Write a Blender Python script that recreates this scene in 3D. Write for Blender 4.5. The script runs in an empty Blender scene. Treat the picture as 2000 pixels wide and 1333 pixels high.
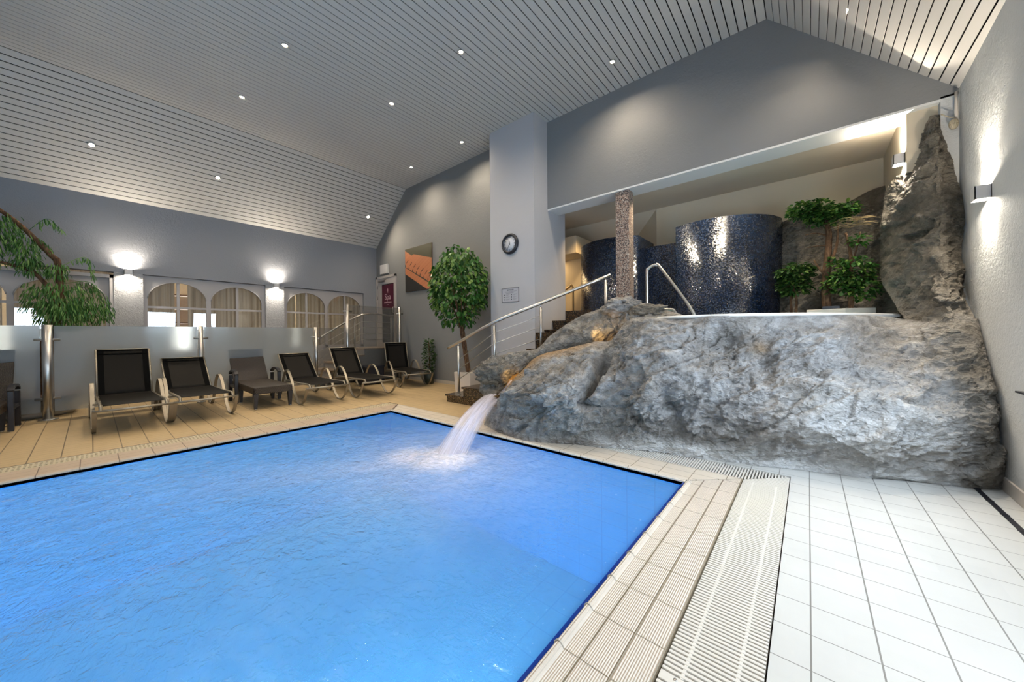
import bpy, bmesh, math, random
from mathutils import Vector, Matrix, noise
PI=math.pi
C=bpy.context.scene.collection
sc=bpy.context.scene
R=math.radians
# ------------------------------------------------------------------ helpers
def newmat(name):
    m=bpy.data.materials.new(name); m.use_nodes=True
    nt=m.node_tree; nt.nodes.clear()
    return m,nt
def N(nt,t,**kw):
    n=nt.nodes.new(t)
    for k,v in kw.items():
        if k=='inp':
            for a,b in v.items(): n.inputs[a].default_value=b
        else: setattr(n,k,v)
    return n
def L(nt,a,b): nt.links.new(a,b)
def out(nt,sh):
    o=N(nt,'ShaderNodeOutputMaterial'); L(nt,sh,o.inputs['Surface']); return o
def P(nt,col=(.5,.5,.5),rough=.5,metal=0,spec=.5,**kw):
    b=N(nt,'ShaderNodeBsdfPrincipled')
    b.inputs['Base Color'].default_value=(*col,1); b.inputs['Roughness'].default_value=rough
    b.inputs['Metallic'].default_value=metal; b.inputs['Specular IOR Level'].default_value=spec
    for k,v in kw.items(): b.inputs[k].default_value=v
    return b
def math_(nt,op,a,b=None,c=None,clamp=False):
    n=N(nt,'ShaderNodeMath',operation=op,use_clamp=clamp)
    for i,v in enumerate((a,b,c)):
        if v is None: continue
        if isinstance(v,(int,float)): n.inputs[i].default_value=v
        else: L(nt,v,n.inputs[i])
    return n.outputs[0]
def ramp(nt,fac,stops,interp='LINEAR'):
    r=N(nt,'ShaderNodeValToRGB'); cr=r.color_ramp; cr.interpolation=interp
    while len(cr.elements)<len(stops): cr.elements.new(.5)
    for e,(p,c) in zip(cr.elements,stops):
        e.position=p; e.color=(*c,1) if len(c)==3 else c
    L(nt,fac,r.inputs[0]); return r.outputs[0]
def mixc(nt,fac,a,b,bt='MIX'):
    n=N(nt,'ShaderNodeMix',data_type='RGBA',blend_type=bt)
    if isinstance(fac,(int,float)): n.inputs[0].default_value=fac
    else: L(nt,fac,n.inputs[0])
    for i,v in ((6,a),(7,b)):
        if isinstance(v,tuple): n.inputs[i].default_value=(*v,1) if len(v)==3 else v
        else: L(nt,v,n.inputs[i])
    return n.outputs[2]
def coord(nt,scale=(1,1,1),rot=(0,0,0),loc=(0,0,0)):
    t=N(nt,'ShaderNodeTexCoord'); m=N(nt,'ShaderNodeMapping')
    m.inputs['Scale'].default_value=scale; m.inputs['Rotation'].default_value=rot; m.inputs['Location'].default_value=loc
    L(nt,t.outputs['Object'],m.inputs[0]); return m.outputs[0]
def noise_(nt,vec,scale,detail=4,rough=.55,dist=0):
    n=N(nt,'ShaderNodeTexNoise'); n.inputs['Scale'].default_value=scale; n.inputs['Detail'].default_value=detail
    n.inputs['Roughness'].default_value=rough; n.inputs['Distortion'].default_value=dist
    L(nt,vec,n.inputs['Vector']); return n.outputs[0]
def bump(nt,h,strength=.3,dist=.01,bsdf=None,normal=None):
    b=N(nt,'ShaderNodeBump'); b.inputs['Strength'].default_value=strength; b.inputs['Distance'].default_value=dist
    L(nt,h,b.inputs['Height'])
    if normal is not None: L(nt,normal,b.inputs['Normal'])
    if bsdf is not None: L(nt,b.outputs[0],bsdf.inputs['Normal'])
    return b.outputs[0]
def simple(name,col,rough=.5,metal=0,spec=.5,**kw):
    m,nt=newmat(name); b=P(nt,col,rough,metal,spec,**kw); out(nt,b.outputs[0]); return m
def emis(name,col,s):
    m,nt=newmat(name); e=N(nt,'ShaderNodeEmission'); e.inputs[0].default_value=(*col,1); e.inputs[1].default_value=s
    out(nt,e.outputs[0]); return m
# joint mask: 1 inside a joint
def joint(nt,axis_out,origin,pitch,width):
    a=math_(nt,'SUBTRACT',axis_out,origin); a=math_(nt,'DIVIDE',a,pitch)
    f=math_(nt,'FRACT',a); g=math_(nt,'SUBTRACT',f,.5); g=math_(nt,'ABSOLUTE',g)
    return math_(nt,'GREATER_THAN',g,.5-width/pitch/2)
def cell(nt,axis_out,origin,pitch):
    a=math_(nt,'SUBTRACT',axis_out,origin); a=math_(nt,'DIVIDE',a,pitch); return math_(nt,'FLOOR',a)
# geometry -----------------------------------------------------------
class MB:
    def __init__(s): s.bm=bmesh.new()
    def box(s,x0,x1,y0,y1,z0,z1,mat=0):
        v=[s.bm.verts.new(p) for p in ((x0,y0,z0),(x1,y0,z0),(x1,y1,z0),(x0,y1,z0),(x0,y0,z1),(x1,y0,z1),(x1,y1,z1),(x0,y1,z1))]
        for f in ((0,3,2,1),(4,5,6,7),(0,1,5,4),(1,2,6,5),(2,3,7,6),(3,0,4,7)):
            fc=s.bm.faces.new([v[i] for i in f]); fc.material_index=mat
        return v
    def face(s,pts,mat=0):
        f=s.bm.faces.new([s.bm.verts.new(p) for p in pts]); f.material_index=mat; return f
    def prism(s,poly,d,mat=0):
        d=Vector(d); a=[s.bm.verts.new(p) for p in poly]; b=[s.bm.verts.new(Vector(p)+d) for p in poly]; n=len(poly)
        for f in (a[::-1],b): s.bm.faces.new(f).material_index=mat
        for i in range(n): s.bm.faces.new((a[i],a[(i+1)%n],b[(i+1)%n],b[i])).material_index=mat
    def tube(s,pts,r,seg=10,cap=True,mat=0,smooth=True):
        pts=[Vector(p) for p in pts]; n=len(pts); rr=r if isinstance(r,(list,tuple)) else [r]*n
        rings=[]; up=Vector((0,0,1)); prev=None
        for i,p in enumerate(pts):
            t=(pts[min(i+1,n-1)]-pts[max(i-1,0)]).normalized()
            if prev is None:
                a=t.cross(up if abs(t.z)<.9 else Vector((1,0,0))).normalized()
            else:
                a=(prev-t*prev.dot(t)); a=a.normalized() if a.length>1e-6 else t.orthogonal().normalized()
            prev=a; b=t.cross(a)
            rings.append([s.bm.verts.new(p+(a*math.cos(2*PI*k/seg)+b*math.sin(2*PI*k/seg))*rr[i]) for k in range(seg)])
        for i in range(n-1):
            for k in range(seg):
                f=s.bm.faces.new((rings[i][k],rings[i][(k+1)%seg],rings[i+1][(k+1)%seg],rings[i+1][k])); f.smooth=smooth; f.material_index=mat
        if cap:
            s.bm.faces.new(rings[0][::-1]).material_index=mat; s.bm.faces.new(rings[-1]).material_index=mat
    def band(s,pts,w,t,side,mat=0):
        # flat bar following pts, width w along 'side', thickness t
        pts=[Vector(p) for p in pts]; n=len(pts); side=Vector(side).normalized(); rings=[]
        for i,p in enumerate(pts):
            tg=(pts[min(i+1,n-1)]-pts[max(i-1,0)]).normalized(); nn=tg.cross(side).normalized()
            rings.append([s.bm.verts.new(p+side*a*w/2+nn*b*t/2) for a,b in ((-1,-1),(1,-1),(1,1),(-1,1))])
        for i in range(n-1):
            for k in range(4):
                f=s.bm.faces.new((rings[i][k],rings[i][(k+1)%4],rings[i+1][(k+1)%4],rings[i+1][k])); f.material_index=mat
        s.bm.faces.new(rings[0][::-1]).material_index=mat; s.bm.faces.new(rings[-1]).material_index=mat
    def lathe(s,prof,c=(0,0,0),seg=32,mat=0,smooth=True,axis='Z'):
        rings=[]
        for r,z in prof:
            ring=[]
            for k in range(seg):
                a=2*PI*k/seg; x,y=r*math.cos(a),r*math.sin(a)
                if axis=='Z': q=(c[0]+x,c[1]+y,c[2]+z)
                elif axis=='Y': q=(c[0]+x,c[1]+z,c[2]+y)
                else: q=(c[0]+z,c[1]+x,c[2]+y)
                ring.append(s.bm.verts.new(q))
            rings.append(ring)
        for i in range(len(rings)-1):
            for k in range(seg):
                f=s.bm.faces.new((rings[i][k],rings[i][(k+1)%seg],rings[i+1][(k+1)%seg],rings[i+1][k])); f.smooth=smooth; f.material_index=mat
        s.bm.faces.new(rings[0][::-1]).material_index=mat; s.bm.faces.new(rings[-1]).material_index=mat
    def grid(s,rows,mat=0,smooth=True,closed=False):
        vs=[[s.bm.verts.new(p) for p in r] for r in rows]
        for i in range(len(vs)-1):
            m=len(vs[i])
            for k in range(m if closed else m-1):
                f=s.bm.faces.new((vs[i][k],vs[i][(k+1)%m],vs[i+1][(k+1)%m],vs[i+1][k])); f.smooth=smooth; f.material_index=mat
        return vs
    def build(s,name,mats,parent=None,loc=None,rz=None,bevel=0,fix=True,solid=0):
        if fix: bmesh.ops.recalc_face_normals(s.bm,faces=s.bm.faces)
        me=bpy.data.meshes.new(name); s.bm.to_mesh(me); s.bm.free()
        for m in (mats if isinstance(mats,(list,tuple)) else [mats]): me.materials.append(m)
        o=bpy.data.objects.new(name,me); C.objects.link(o)
        if parent: o.parent=parent
        if loc is not None: o.location=loc
        if rz is not None: o.rotation_euler[2]=rz
        if solid:
            sd=o.modifiers.new('solid','SOLIDIFY'); sd.thickness=solid; sd.offset=0
        if bevel:
            b=o.modifiers.new('bevel','BEVEL'); b.width=bevel; b.segments=2; b.limit_method='ANGLE'; b.angle_limit=R(40)
        return o
def tag(o,label=None,cat=None,group=None,kind=None):
    if label: o['label']=label
    if cat: o['category']=cat
    if group: o['group']=group
    if kind: o['kind']=kind
    return o
def empty(name,loc=(0,0,0),rz=0,**kw):
    o=bpy.data.objects.new(name,None); o.empty_display_size=.1; C.objects.link(o); o.location=loc; o.rotation_euler=(0,0,rz); tag(o,**kw); return o
def smooth_pts(pts,n=8):
    pts=[Vector(p) for p in pts]; q=[2*pts[0]-pts[1]]+pts+[2*pts[-1]-pts[-2]]; o=[]
    for i in range(1,len(q)-2):
        for k in range(n):
            t=k/n; a,b,c,d=q[i-1],q[i],q[i+1],q[i+2]
            o.append(.5*((2*b)+(c-a)*t+(2*a-5*b+4*c-d)*t*t+(3*b-a-3*c+d)*t**3))
    o.append(pts[-1]); return o
def text_mesh(s,size,loc,rot,mat,name,parent,extrude=.001,bold=0):
    cu=bpy.data.curves.new(name,'FONT'); cu.body=s; cu.size=size; cu.align_x='CENTER'; cu.align_y='CENTER'; cu.extrude=extrude; cu.offset=bold
    t=bpy.data.objects.new(name+'_c',cu); C.objects.link(t)
    bpy.context.view_layer.update(); dg=bpy.context.evaluated_depsgraph_get()
    me=bpy.data.meshes.new_from_object(t.evaluated_get(dg)); me.name=name
    bpy.data.objects.remove(t); bpy.data.curves.remove(cu)
    me.materials.clear(); me.materials.append(mat)
    o=bpy.data.objects.new(name,me); C.objects.link(o); o.location=loc; o.rotation_euler=rot; o.parent=parent; return o
def spot(name,loc,tgt,power,col,angle=100,blend=.6,size=.03):
    l=bpy.data.lights.new(name,'SPOT'); l.energy=power; l.color=col; l.spot_size=R(angle); l.spot_blend=blend; l.shadow_soft_size=size
    o=bpy.data.objects.new(name,l); C.objects.link(o); o.location=loc
    o.rotation_euler=(Vector(tgt)-Vector(loc)).to_track_quat('-Z','Y').to_euler(); return o
def area(name,loc,tgt,power,col,sx,sy):
    l=bpy.data.lights.new(name,'AREA'); l.shape='RECTANGLE'; l.size=sx; l.size_y=sy; l.energy=power; l.color=col
    o=bpy.data.objects.new(name,l); C.objects.link(o); o.location=loc
    o.rotation_euler=(Vector(tgt)-Vector(loc)).to_track_quat('-Z','Y').to_euler(); return o

# ------------------------------------------------------------------ dimensions
H=1.16; YW=5.37; XL=-9.65; YB=-4.6
PX0,PX1,PY1,PY0=-4.92,-.73,2.95,-3.3      # pool
CZ=5.01; HX=-8.12; RX=-.38                 # flat ceiling height, left hinge, right hinge
def XR(y): return 1.085+.024*(y-4.1)
# ------------------------------------------------------------------ materials
def plaster(name,col,scale=14,strength=.35,rough=.85,dist=.012):
    m,nt=newmat(name); b=P(nt,col,rough,spec=.2); v=coord(nt)
    n1=noise_(nt,v,scale,5,.6,.8); n2=noise_(nt,v,scale*3.3,3,.5)
    w=noise_(nt,v,1.2,3)
    c=mixc(nt,math_(nt,'MULTIPLY',w,.35),tuple(x*.94 for x in col),tuple(min(1,x*1.08) for x in col)); L(nt,c,b.inputs['Base Color'])
    h=math_(nt,'ADD',n1,math_(nt,'MULTIPLY',n2,.35)); bump(nt,h,strength,dist,b); out(nt,b.outputs[0]); return m
M={}
M['wall_grey']=plaster('blue_grey_plaster',(.275,.280,.305),24,.45,.85,.012)
M['wall_grey2']=plaster('grey_plaster',(.225,.225,.228),20,.35,.85,.012)
M['wall_white']=plaster('white_plaster',(.60,.605,.60),24,.6,.85,.012)
M['pier']=plaster('rough_white_plaster',(.38,.38,.39),26,.8,.85,.02)
M['column']=plaster('smooth_white_plaster',(.47,.465,.485),10,.15)
M['spa_wall']=plaster('cream_plaster',(.72,.62,.47),8,.15)
M['slat']=simple('white_slat',(.50,.475,.445),.55)
M['dark_void']=simple('dark_void',(.012,.011,.010),.9)
M['white_paint']=simple('white_paint',(.62,.60,.60),.4)
M['frame_paint']=simple('window_paint',(.37,.345,.34),.45)
M['black']=simple('black_plastic',(.012,.013,.02),.35)
M['steel']=simple('brushed_steel',(.52,.50,.47),.33,1.0)
M['alu']=simple('champagne_aluminium',(.30,.26,.20),.42,.7)
M['chrome']=simple('chrome',(.75,.75,.75),.12,1)
M['soil']=simple('potting_soil',(.03,.02,.013),.9)
M['foil']=simple('cream_ceramic',(.62,.56,.50),.35)
# tiles
def tile_mat(name,col,jc,x0,px,wx,y0,py,wy,rough=.45,ribs=None,var=.06,bs=.35):
    m,nt=newmat(name); g=N(nt,'ShaderNodeNewGeometry'); s=N(nt,'ShaderNodeSeparateXYZ'); L(nt,g.outputs['Position'],s.inputs[0])
    X,Y=s.outputs[0],s.outputs[1]
    jx=joint(nt,X,x0,px,wx); jy=joint(nt,Y,y0,py,wy); j=math_(nt,'MAXIMUM',jx,jy)
    cb=N(nt,'ShaderNodeCombineXYZ'); L(nt,cell(nt,X,x0+px/2,px),cb.inputs[0]); L(nt,cell(nt,Y,y0+py/2,py),cb.inputs[1])
    wn=N(nt,'ShaderNodeTexWhiteNoise'); L(nt,cb.outputs[0],wn.inputs['Vector'])
    k=math_(nt,'MULTIPLY_ADD',wn.outputs['Value'],var,1-var/2)
    d=noise_(nt,g.outputs['Position'],3.5,5,.6); k=math_(nt,'MULTIPLY',k,math_(nt,'MULTIPLY_ADD',d,.16,.92))
    base=mixc(nt,1,col,(1,1,1),'MULTIPLY'); kk=N(nt,'ShaderNodeCombineColor'); 
    for i in range(3): L(nt,k,kk.inputs[i])
    base=mixc(nt,1,col,kk.outputs[0],'MULTIPLY')
    c=mixc(nt,j,base,jc); b=P(nt,col,rough); L(nt,c,b.inputs['Base Color'])
    h=math_(nt,'SUBTRACT',1,j)
    if ribs:
        ax,pt,amp=ribs; r=math_(nt,'SINE',math_(nt,'MULTIPLY',X if ax=='x' else Y,2*PI/pt)); h=math_(nt,'MULTIPLY_ADD',r,amp,h)
    bump(nt,h,bs,.004,b); out(nt,b.outputs[0]); return m
TB=(.50,.365,.195)  # same tile as deck_r, with warm lamplight mixed into its colour
M['deck']=tile_mat('beige_deck_tiles',TB,(.17,.12,.07),-5.53,.10,.003,-.2,.2,.008,ribs=('x',.02,.12))
M['deck_far']=tile_mat('beige_deck_tiles_far',TB,(.22,.16,.10),-5.2,.235,.004,3.0,.1,.003,ribs=('y',.02,.1))
M['deck_r']=tile_mat('pale_deck_tiles',(.56,.55,.515),(.20,.19,.17),.194,.19,.0055,1.756,.187,.004,rough=.38,var=.03)  # same tile made paler, the cool daylight put into its colour
M['cope_r']=tile_mat('pale_ribbed_coping',(.66,.58,.48),(.25,.20,.13),-.629,.1135,.009,1.8,.2305,.005,ribs=('x',.0085,.8),bs=.6)
M['cope_f']=tile_mat('pale_coping_far',(.66,.58,.48),(.25,.20,.13),-.73,.23,.006,3.06,.115,.004,ribs=('y',.0085,.5),bs=.6)
M['cope_l']=tile_mat('beige_coping_left',(.47,.36,.26),(.15,.10,.07),-5.07,.12,.003,-.076,.2345,.007,ribs=('x',.012,.2))
def pooltile(name,col,jc,pitch=.235):
    m,nt=newmat(name); g=N(nt,'ShaderNodeNewGeometry'); s=N(nt,'ShaderNodeSeparateXYZ'); L(nt,g.outputs['Position'],s.inputs[0])
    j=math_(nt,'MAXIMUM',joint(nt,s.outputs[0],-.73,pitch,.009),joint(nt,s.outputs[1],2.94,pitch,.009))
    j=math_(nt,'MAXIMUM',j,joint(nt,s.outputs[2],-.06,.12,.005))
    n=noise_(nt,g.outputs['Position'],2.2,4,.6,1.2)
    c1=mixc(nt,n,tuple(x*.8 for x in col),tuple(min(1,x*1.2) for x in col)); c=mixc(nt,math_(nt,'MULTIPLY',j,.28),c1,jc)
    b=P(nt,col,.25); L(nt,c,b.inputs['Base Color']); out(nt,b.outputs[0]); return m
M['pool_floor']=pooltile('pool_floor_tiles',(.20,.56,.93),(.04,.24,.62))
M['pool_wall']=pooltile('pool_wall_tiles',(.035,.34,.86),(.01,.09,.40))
M['cobalt']=simple('cobalt_glazed_tile',(.005,.035,.26),.15)
M['grating']=simple('white_plastic_grating',(.66,.62,.55),.4)
# mosaic
m,nt=newmat('blue_glass_mosaic')
t=N(nt,'ShaderNodeTexCoord'); uv=t.outputs['UV']; s=N(nt,'ShaderNodeSeparateXYZ'); L(nt,uv,s.inputs[0])
tp=.0125
cu,cv=cell(nt,s.outputs[0],0,tp),cell(nt,s.outputs[1],0,tp)
cb=N(nt,'ShaderNodeCombineXYZ'); L(nt,cu,cb.inputs[0]); L(nt,cv,cb.inputs[1])
wn=N(nt,'ShaderNodeTexWhiteNoise'); L(nt,cb.outputs[0],wn.inputs['Vector'])
c=ramp(nt,wn.outputs['Value'],[(0,(.002,.003,.006)),(.35,(.003,.007,.020)),(.6,(.004,.014,.046)),(.8,(.008,.022,.058)),(.95,(.02,.026,.04)),(1,(.06,.05,.035))])
j=math_(nt,'MAXIMUM',joint(nt,s.outputs[0],0,tp,.0012),joint(nt,s.outputs[1],0,tp,.0012))
c=mixc(nt,j,c,(.015,.016,.018))
b=P(nt,(.02,.05,.14),.12,spec=.55); L(nt,c,b.inputs['Base Color'])
sv=N(nt,'ShaderNodeVectorMath',operation='SUBTRACT'); L(nt,wn.outputs['Color'],sv.inputs[0]); sv.inputs[1].default_value=(.5,.5,.5)
sm=N(nt,'ShaderNodeVectorMath',operation='SCALE'); L(nt,sv.outputs[0],sm.inputs[0]); sm.inputs['Scale'].default_value=.18
g=N(nt,'ShaderNodeNewGeometry'); sa=N(nt,'ShaderNodeVectorMath',operation='ADD'); L(nt,g.outputs['Normal'],sa.inputs[0]); L(nt,sm.outputs[0],sa.inputs[1])
sn=N(nt,'ShaderNodeVectorMath',operation='NORMALIZE'); L(nt,sa.outputs[0],sn.inputs[0]); L(nt,sn.outputs[0],b.inputs['Normal'])
L(nt,math_(nt,'MULTIPLY_ADD',wn.outputs['Value'],.25,.08),b.inputs['Roughness'])
out(nt,b.outputs[0]); M['mosaic']=m
# granite column
m,nt=newmat('speckled_granite'); v=coord(nt); vo=N(nt,'ShaderNodeTexVoronoi'); vo.inputs['Scale'].default_value=95; L(nt,v,vo.inputs['Vector'])
sp=N(nt,'ShaderNodeSeparateColor'); L(nt,vo.outputs['Color'],sp.inputs[0])
c=ramp(nt,sp.outputs[0],[(0,(.05,.04,.04)),(.3,(.22,.14,.11)),(.6,(.36,.28,.23)),(.85,(.48,.42,.36)),(1,(.12,.09,.08))],'CONSTANT')
b=P(nt,(.3,.2,.2),.3); L(nt,c,b.inputs['Base Color']); out(nt,b.outputs[0]); M['granite']=m
m,nt=newmat('brown_granite_step'); v=coord(nt); vo=N(nt,'ShaderNodeTexVoronoi'); vo.inputs['Scale'].default_value=80; L(nt,v,vo.inputs['Vector'])
sp=N(nt,'ShaderNodeSeparateColor'); L(nt,vo.outputs['Color'],sp.inputs[0])
c=ramp(nt,sp.outputs[0],[(0,(.015,.010,.006)),(.4,(.06,.035,.018)),(.75,(.11,.065,.03)),(.93,(.20,.13,.07))],'CONSTANT')
b=P(nt,(.1,.06,.03),.2); L(nt,c,b.inputs['Base Color']); out(nt,b.outputs[0]); M['step']=m
# rock
m,nt=newmat('grey_schist_rock')
v=coord(nt); at=N(nt,'ShaderNodeAttribute',attribute_name='ochre')
n1=noise_(nt,v,1.3,6,.62,.6); 
vs=coord(nt,scale=(1,1,1.5),rot=(R(20),R(40),R(20))); n2=noise_(nt,vs,5,8,.74,.25); n3=noise_(nt,v,28,6,.65,.5)
c=ramp(nt,n2,[(.28,(.115,.105,.095)),(.42,(.275,.262,.25)),(.56,(.43,.42,.41)),(.72,(.68,.67,.66))])
br=ramp(nt,n1,[(.46,(0,0,0)),(.62,(1,1,1))])
c=mixc(nt,math_(nt,'MULTIPLY',br,.6),c,mixc(nt,n2,(.14,.12,.095),(.42,.37,.31)))
wh=ramp(nt,noise_(nt,vs,3.1,7,.7,1.0),[(.53,(0,0,0)),(.64,(1,1,1))])
c=mixc(nt,math_(nt,'MULTIPLY',wh,.45),c,(.66,.67,.69))
c=mixc(nt,math_(nt,'MULTIPLY',ramp(nt,n3,[(.55,(0,0,0)),(.7,(1,1,1))]),.3),c,(.5,.51,.53))
oc=mixc(nt,n3,(.20,.10,.025),(.60,.36,.12)); c=mixc(nt,at.outputs['Fac'],c,oc)
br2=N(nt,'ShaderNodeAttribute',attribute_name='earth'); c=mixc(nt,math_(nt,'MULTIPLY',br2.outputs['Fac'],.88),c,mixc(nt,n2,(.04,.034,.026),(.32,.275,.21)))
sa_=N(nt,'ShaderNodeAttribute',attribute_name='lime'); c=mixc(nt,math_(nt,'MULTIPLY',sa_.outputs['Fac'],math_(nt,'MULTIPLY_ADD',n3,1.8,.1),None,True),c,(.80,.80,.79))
b=P(nt,(.2,.2,.2),.62,spec=.35); L(nt,c,b.inputs['Base Color'])
def vor(scale,vec,w,feat='F1'):
    n=N(nt,'ShaderNodeTexVoronoi',feature=feat); n.inputs['Scale'].default_value=scale; n.inputs['Detail'].default_value=0
    L(nt,vec,n.inputs['Vector']); return math_(nt,'MULTIPLY',n.outputs['Distance'],w)
wv=N(nt,'ShaderNodeVectorMath',operation='SCALE'); wn_=N(nt,'ShaderNodeTexNoise'); wn_.inputs['Scale'].default_value=5; wn_.inputs['Detail'].default_value=4; L(nt,v,wn_.inputs['Vector']); L(nt,wn_.outputs['Color'],wv.inputs[0]); wv.inputs['Scale'].default_value=.16
def wc(**k):
    a=N(nt,'ShaderNodeVectorMath',operation='ADD'); L(nt,coord(nt,**k),a.inputs[0]); L(nt,wv.outputs[0],a.inputs[1]); return a.outputs[0]
h=math_(nt,'ADD',math_(nt,'MULTIPLY',n2,.55),vor(5,wc(scale=(1,1,1.7),rot=(R(15),R(30),0)),.9))
h=math_(nt,'ADD',h,vor(13,wc(scale=(1.3,1,1),rot=(0,R(-40),R(20))),.45)); h=math_(nt,'ADD',h,vor(34,wc(scale=(1,1,1.8),rot=(0,R(25),0)),.22))
h=math_(nt,'ADD',h,math_(nt,'MULTIPLY',noise_(nt,coord(nt,scale=(1,1,2.0),rot=(0,R(-30),0)),48,4,.75,0),.30))
bump(nt,h,1.0,.075,b); out(nt,b.outputs[0]); M['rock']=m
# water
m,nt=newmat('pool_water'); v=coord(nt)
n1=noise_(nt,v,5,3,.55,.6); n2=noise_(nt,coord(nt,scale=(1,1.6,1),rot=(0,0,R(25))),17,4,.6,.8); n3=noise_(nt,v,60,2,.5)
calm=N(nt,'ShaderNodeAttribute',attribute_name='rough'); foam=N(nt,'ShaderNodeAttribute',attribute_name='foam')
h=math_(nt,'ADD',math_(nt,'MULTIPLY',n1,1.0),math_(nt,'MULTIPLY',n2,.55)); h=math_(nt,'ADD',h,math_(nt,'MULTIPLY',n3,.09))
h=math_(nt,'MULTIPLY',h,calm.outputs['Fac']); nb=bump(nt,h,1.0,.036)
tr=N(nt,'ShaderNodeBsdfTransparent'); tr.inputs[0].default_value=(.50,.86,1,1)
df=P(nt,(.17,.48,.88),.6,spec=0)
mi=N(nt,'ShaderNodeMixShader'); L(nt,math_(nt,'MULTIPLY_ADD',calm.outputs['Fac'],.24,.27,True),mi.inputs[0]); L(nt,tr.outputs[0],mi.inputs[1]); L(nt,df.outputs[0],mi.inputs[2])
fn=N(nt,'ShaderNodeBsdfDiffuse'); fn.inputs[0].default_value=(.80,.80,.92,1)
fs=math_(nt,'MULTIPLY',foam.outputs['Fac'],ramp(nt,noise_(nt,v,9,5,.65,1.5),[(.25,(.45,.45,.45)),(.58,(1,1,1))]))
mf=N(nt,'ShaderNodeMixShader'); L(nt,fs,mf.inputs[0]); L(nt,mi.outputs[0],mf.inputs[1]); L(nt,fn.outputs[0],mf.inputs[2])
gl=N(nt,'ShaderNodeBsdfGlossy'); gl.inputs['Roughness'].default_value=.05; L(nt,nb,gl.inputs['Normal'])
fr=N(nt,'ShaderNodeFresnel'); fr.inputs[0].default_value=1.42; L(nt,nb,fr.inputs['Normal'])
mg=N(nt,'ShaderNodeMixShader'); L(nt,fr.outputs[0],mg.inputs[0]); L(nt,mf.outputs[0],mg.inputs[1]); L(nt,gl.outputs[0],mg.inputs[2])
out(nt,mg.outputs[0]); M['water']=m
m,nt=newmat('falling_water'); t=N(nt,'ShaderNodeTexCoord'); mp=N(nt,'ShaderNodeMapping'); mp.inputs['Scale'].default_value=(9,.9,1); L(nt,t.outputs['UV'],mp.inputs[0])
n=noise_(nt,mp.outputs[0],2.2,4,.55,.2); df=P(nt,(.80,.79,.92),.35,spec=.4); tl=N(nt,'ShaderNodeBsdfTranslucent'); tl.inputs[0].default_value=(.8,.8,.92,1)
ms=N(nt,'ShaderNodeMixShader'); ms.inputs[0].default_value=.35; L(nt,df.outputs[0],ms.inputs[1]); L(nt,tl.outputs[0],ms.inputs[2])
tr=N(nt,'ShaderNodeBsdfTransparent'); mi=N(nt,'ShaderNodeMixShader')
su=N(nt,'ShaderNodeSeparateXYZ'); L(nt,t.outputs['UV'],su.inputs[0])
e=math_(nt,'MULTIPLY',su.outputs[0],math_(nt,'SUBTRACT',1,su.outputs[0])); e=math_(nt,'MULTIPLY',e,5.5,None,True)
a=math_(nt,'MULTIPLY',ramp(nt,n,[(.28,(.50,.50,.50)),(.62,(1,1,1))]),e); a=math_(nt,'MULTIPLY',a,.84)
L(nt,a,mi.inputs[0]); L(nt,tr.outputs[0],mi.inputs[1]); L(nt,ms.outputs[0],mi.inputs[2]); out(nt,mi.outputs[0]); M['fall']=m
# glass
def glass(name,tint,diff,rough,refl=1.0,dcol=(.75,.8,.85)):
    m,nt=newmat(name); tr=N(nt,'ShaderNodeBsdfTransparent'); tr.inputs[0].default_value=(*tint,1)
    d=N(nt,'ShaderNodeBsdfDiffuse'); d.inputs[0].default_value=(*dcol,1)
    mi=N(nt,'ShaderNodeMixShader'); mi.inputs[0].default_value=diff; L(nt,tr.outputs[0],mi.inputs[1]); L(nt,d.outputs[0],mi.inputs[2])
    g=N(nt,'ShaderNodeBsdfGlossy'); g.inputs['Roughness'].default_value=rough; f=N(nt,'ShaderNodeFresnel'); f.inputs[0].default_value=1.5
    mg=N(nt,'ShaderNodeMixShader'); L(nt,math_(nt,'MULTIPLY',f.outputs[0],refl,None,True),mg.inputs[0]); L(nt,mi.outputs[0],mg.inputs[1]); L(nt,g.outputs[0],mg.inputs[2])
    out(nt,mg.outputs[0]); return m
M['pane']=glass('window_pane',(.95,.96,.96),0,0.0,1.6)
m,nt=newmat('frosted_glass'); rf=N(nt,'ShaderNodeBsdfRefraction'); rf.inputs['IOR'].default_value=1.3; rf.inputs['Roughness'].default_value=.36; rf.inputs[0].default_value=(.93,.96,.96,1)
tl=N(nt,'ShaderNodeBsdfTranslucent'); tl.inputs[0].default_value=(.8,.84,.86,1); d=N(nt,'ShaderNodeBsdfDiffuse'); d.inputs[0].default_value=(.55,.60,.62,1)
m1=N(nt,'ShaderNodeMixShader'); m1.inputs[0].default_value=.12; L(nt,rf.outputs[0],m1.inputs[1]); L(nt,tl.outputs[0],m1.inputs[2])
m2=N(nt,'ShaderNodeMixShader'); m2.inputs[0].default_value=.03; L(nt,m1.outputs[0],m2.inputs[1]); L(nt,d.outputs[0],m2.inputs[2])
g=N(nt,'ShaderNodeBsdfGlossy'); g.inputs['Roughness'].default_value=.55; g.inputs[0].default_value=(.75,.80,.86,1); f=N(nt,'ShaderNodeFresnel'); f.inputs[0].default_value=1.5
bn=bump(nt,noise_(nt,coord(nt,scale=(1,6,1)),24,3),.12,.004); L(nt,bn,g.inputs['Normal'])
m3=N(nt,'ShaderNodeMixShader'); L(nt,math_(nt,'MULTIPLY_ADD',f.outputs[0],1.3,.03,True),m3.inputs[0]); L(nt,m2.outputs[0],m3.inputs[1]); L(nt,g.outputs[0],m3.inputs[2])
out(nt,m3.outputs[0]); M['frost']=m
M['clearish']=glass('lightly_frosted_glass',(.80,.79,.77),.07,.12,1.0,(.6,.58,.55))
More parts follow.
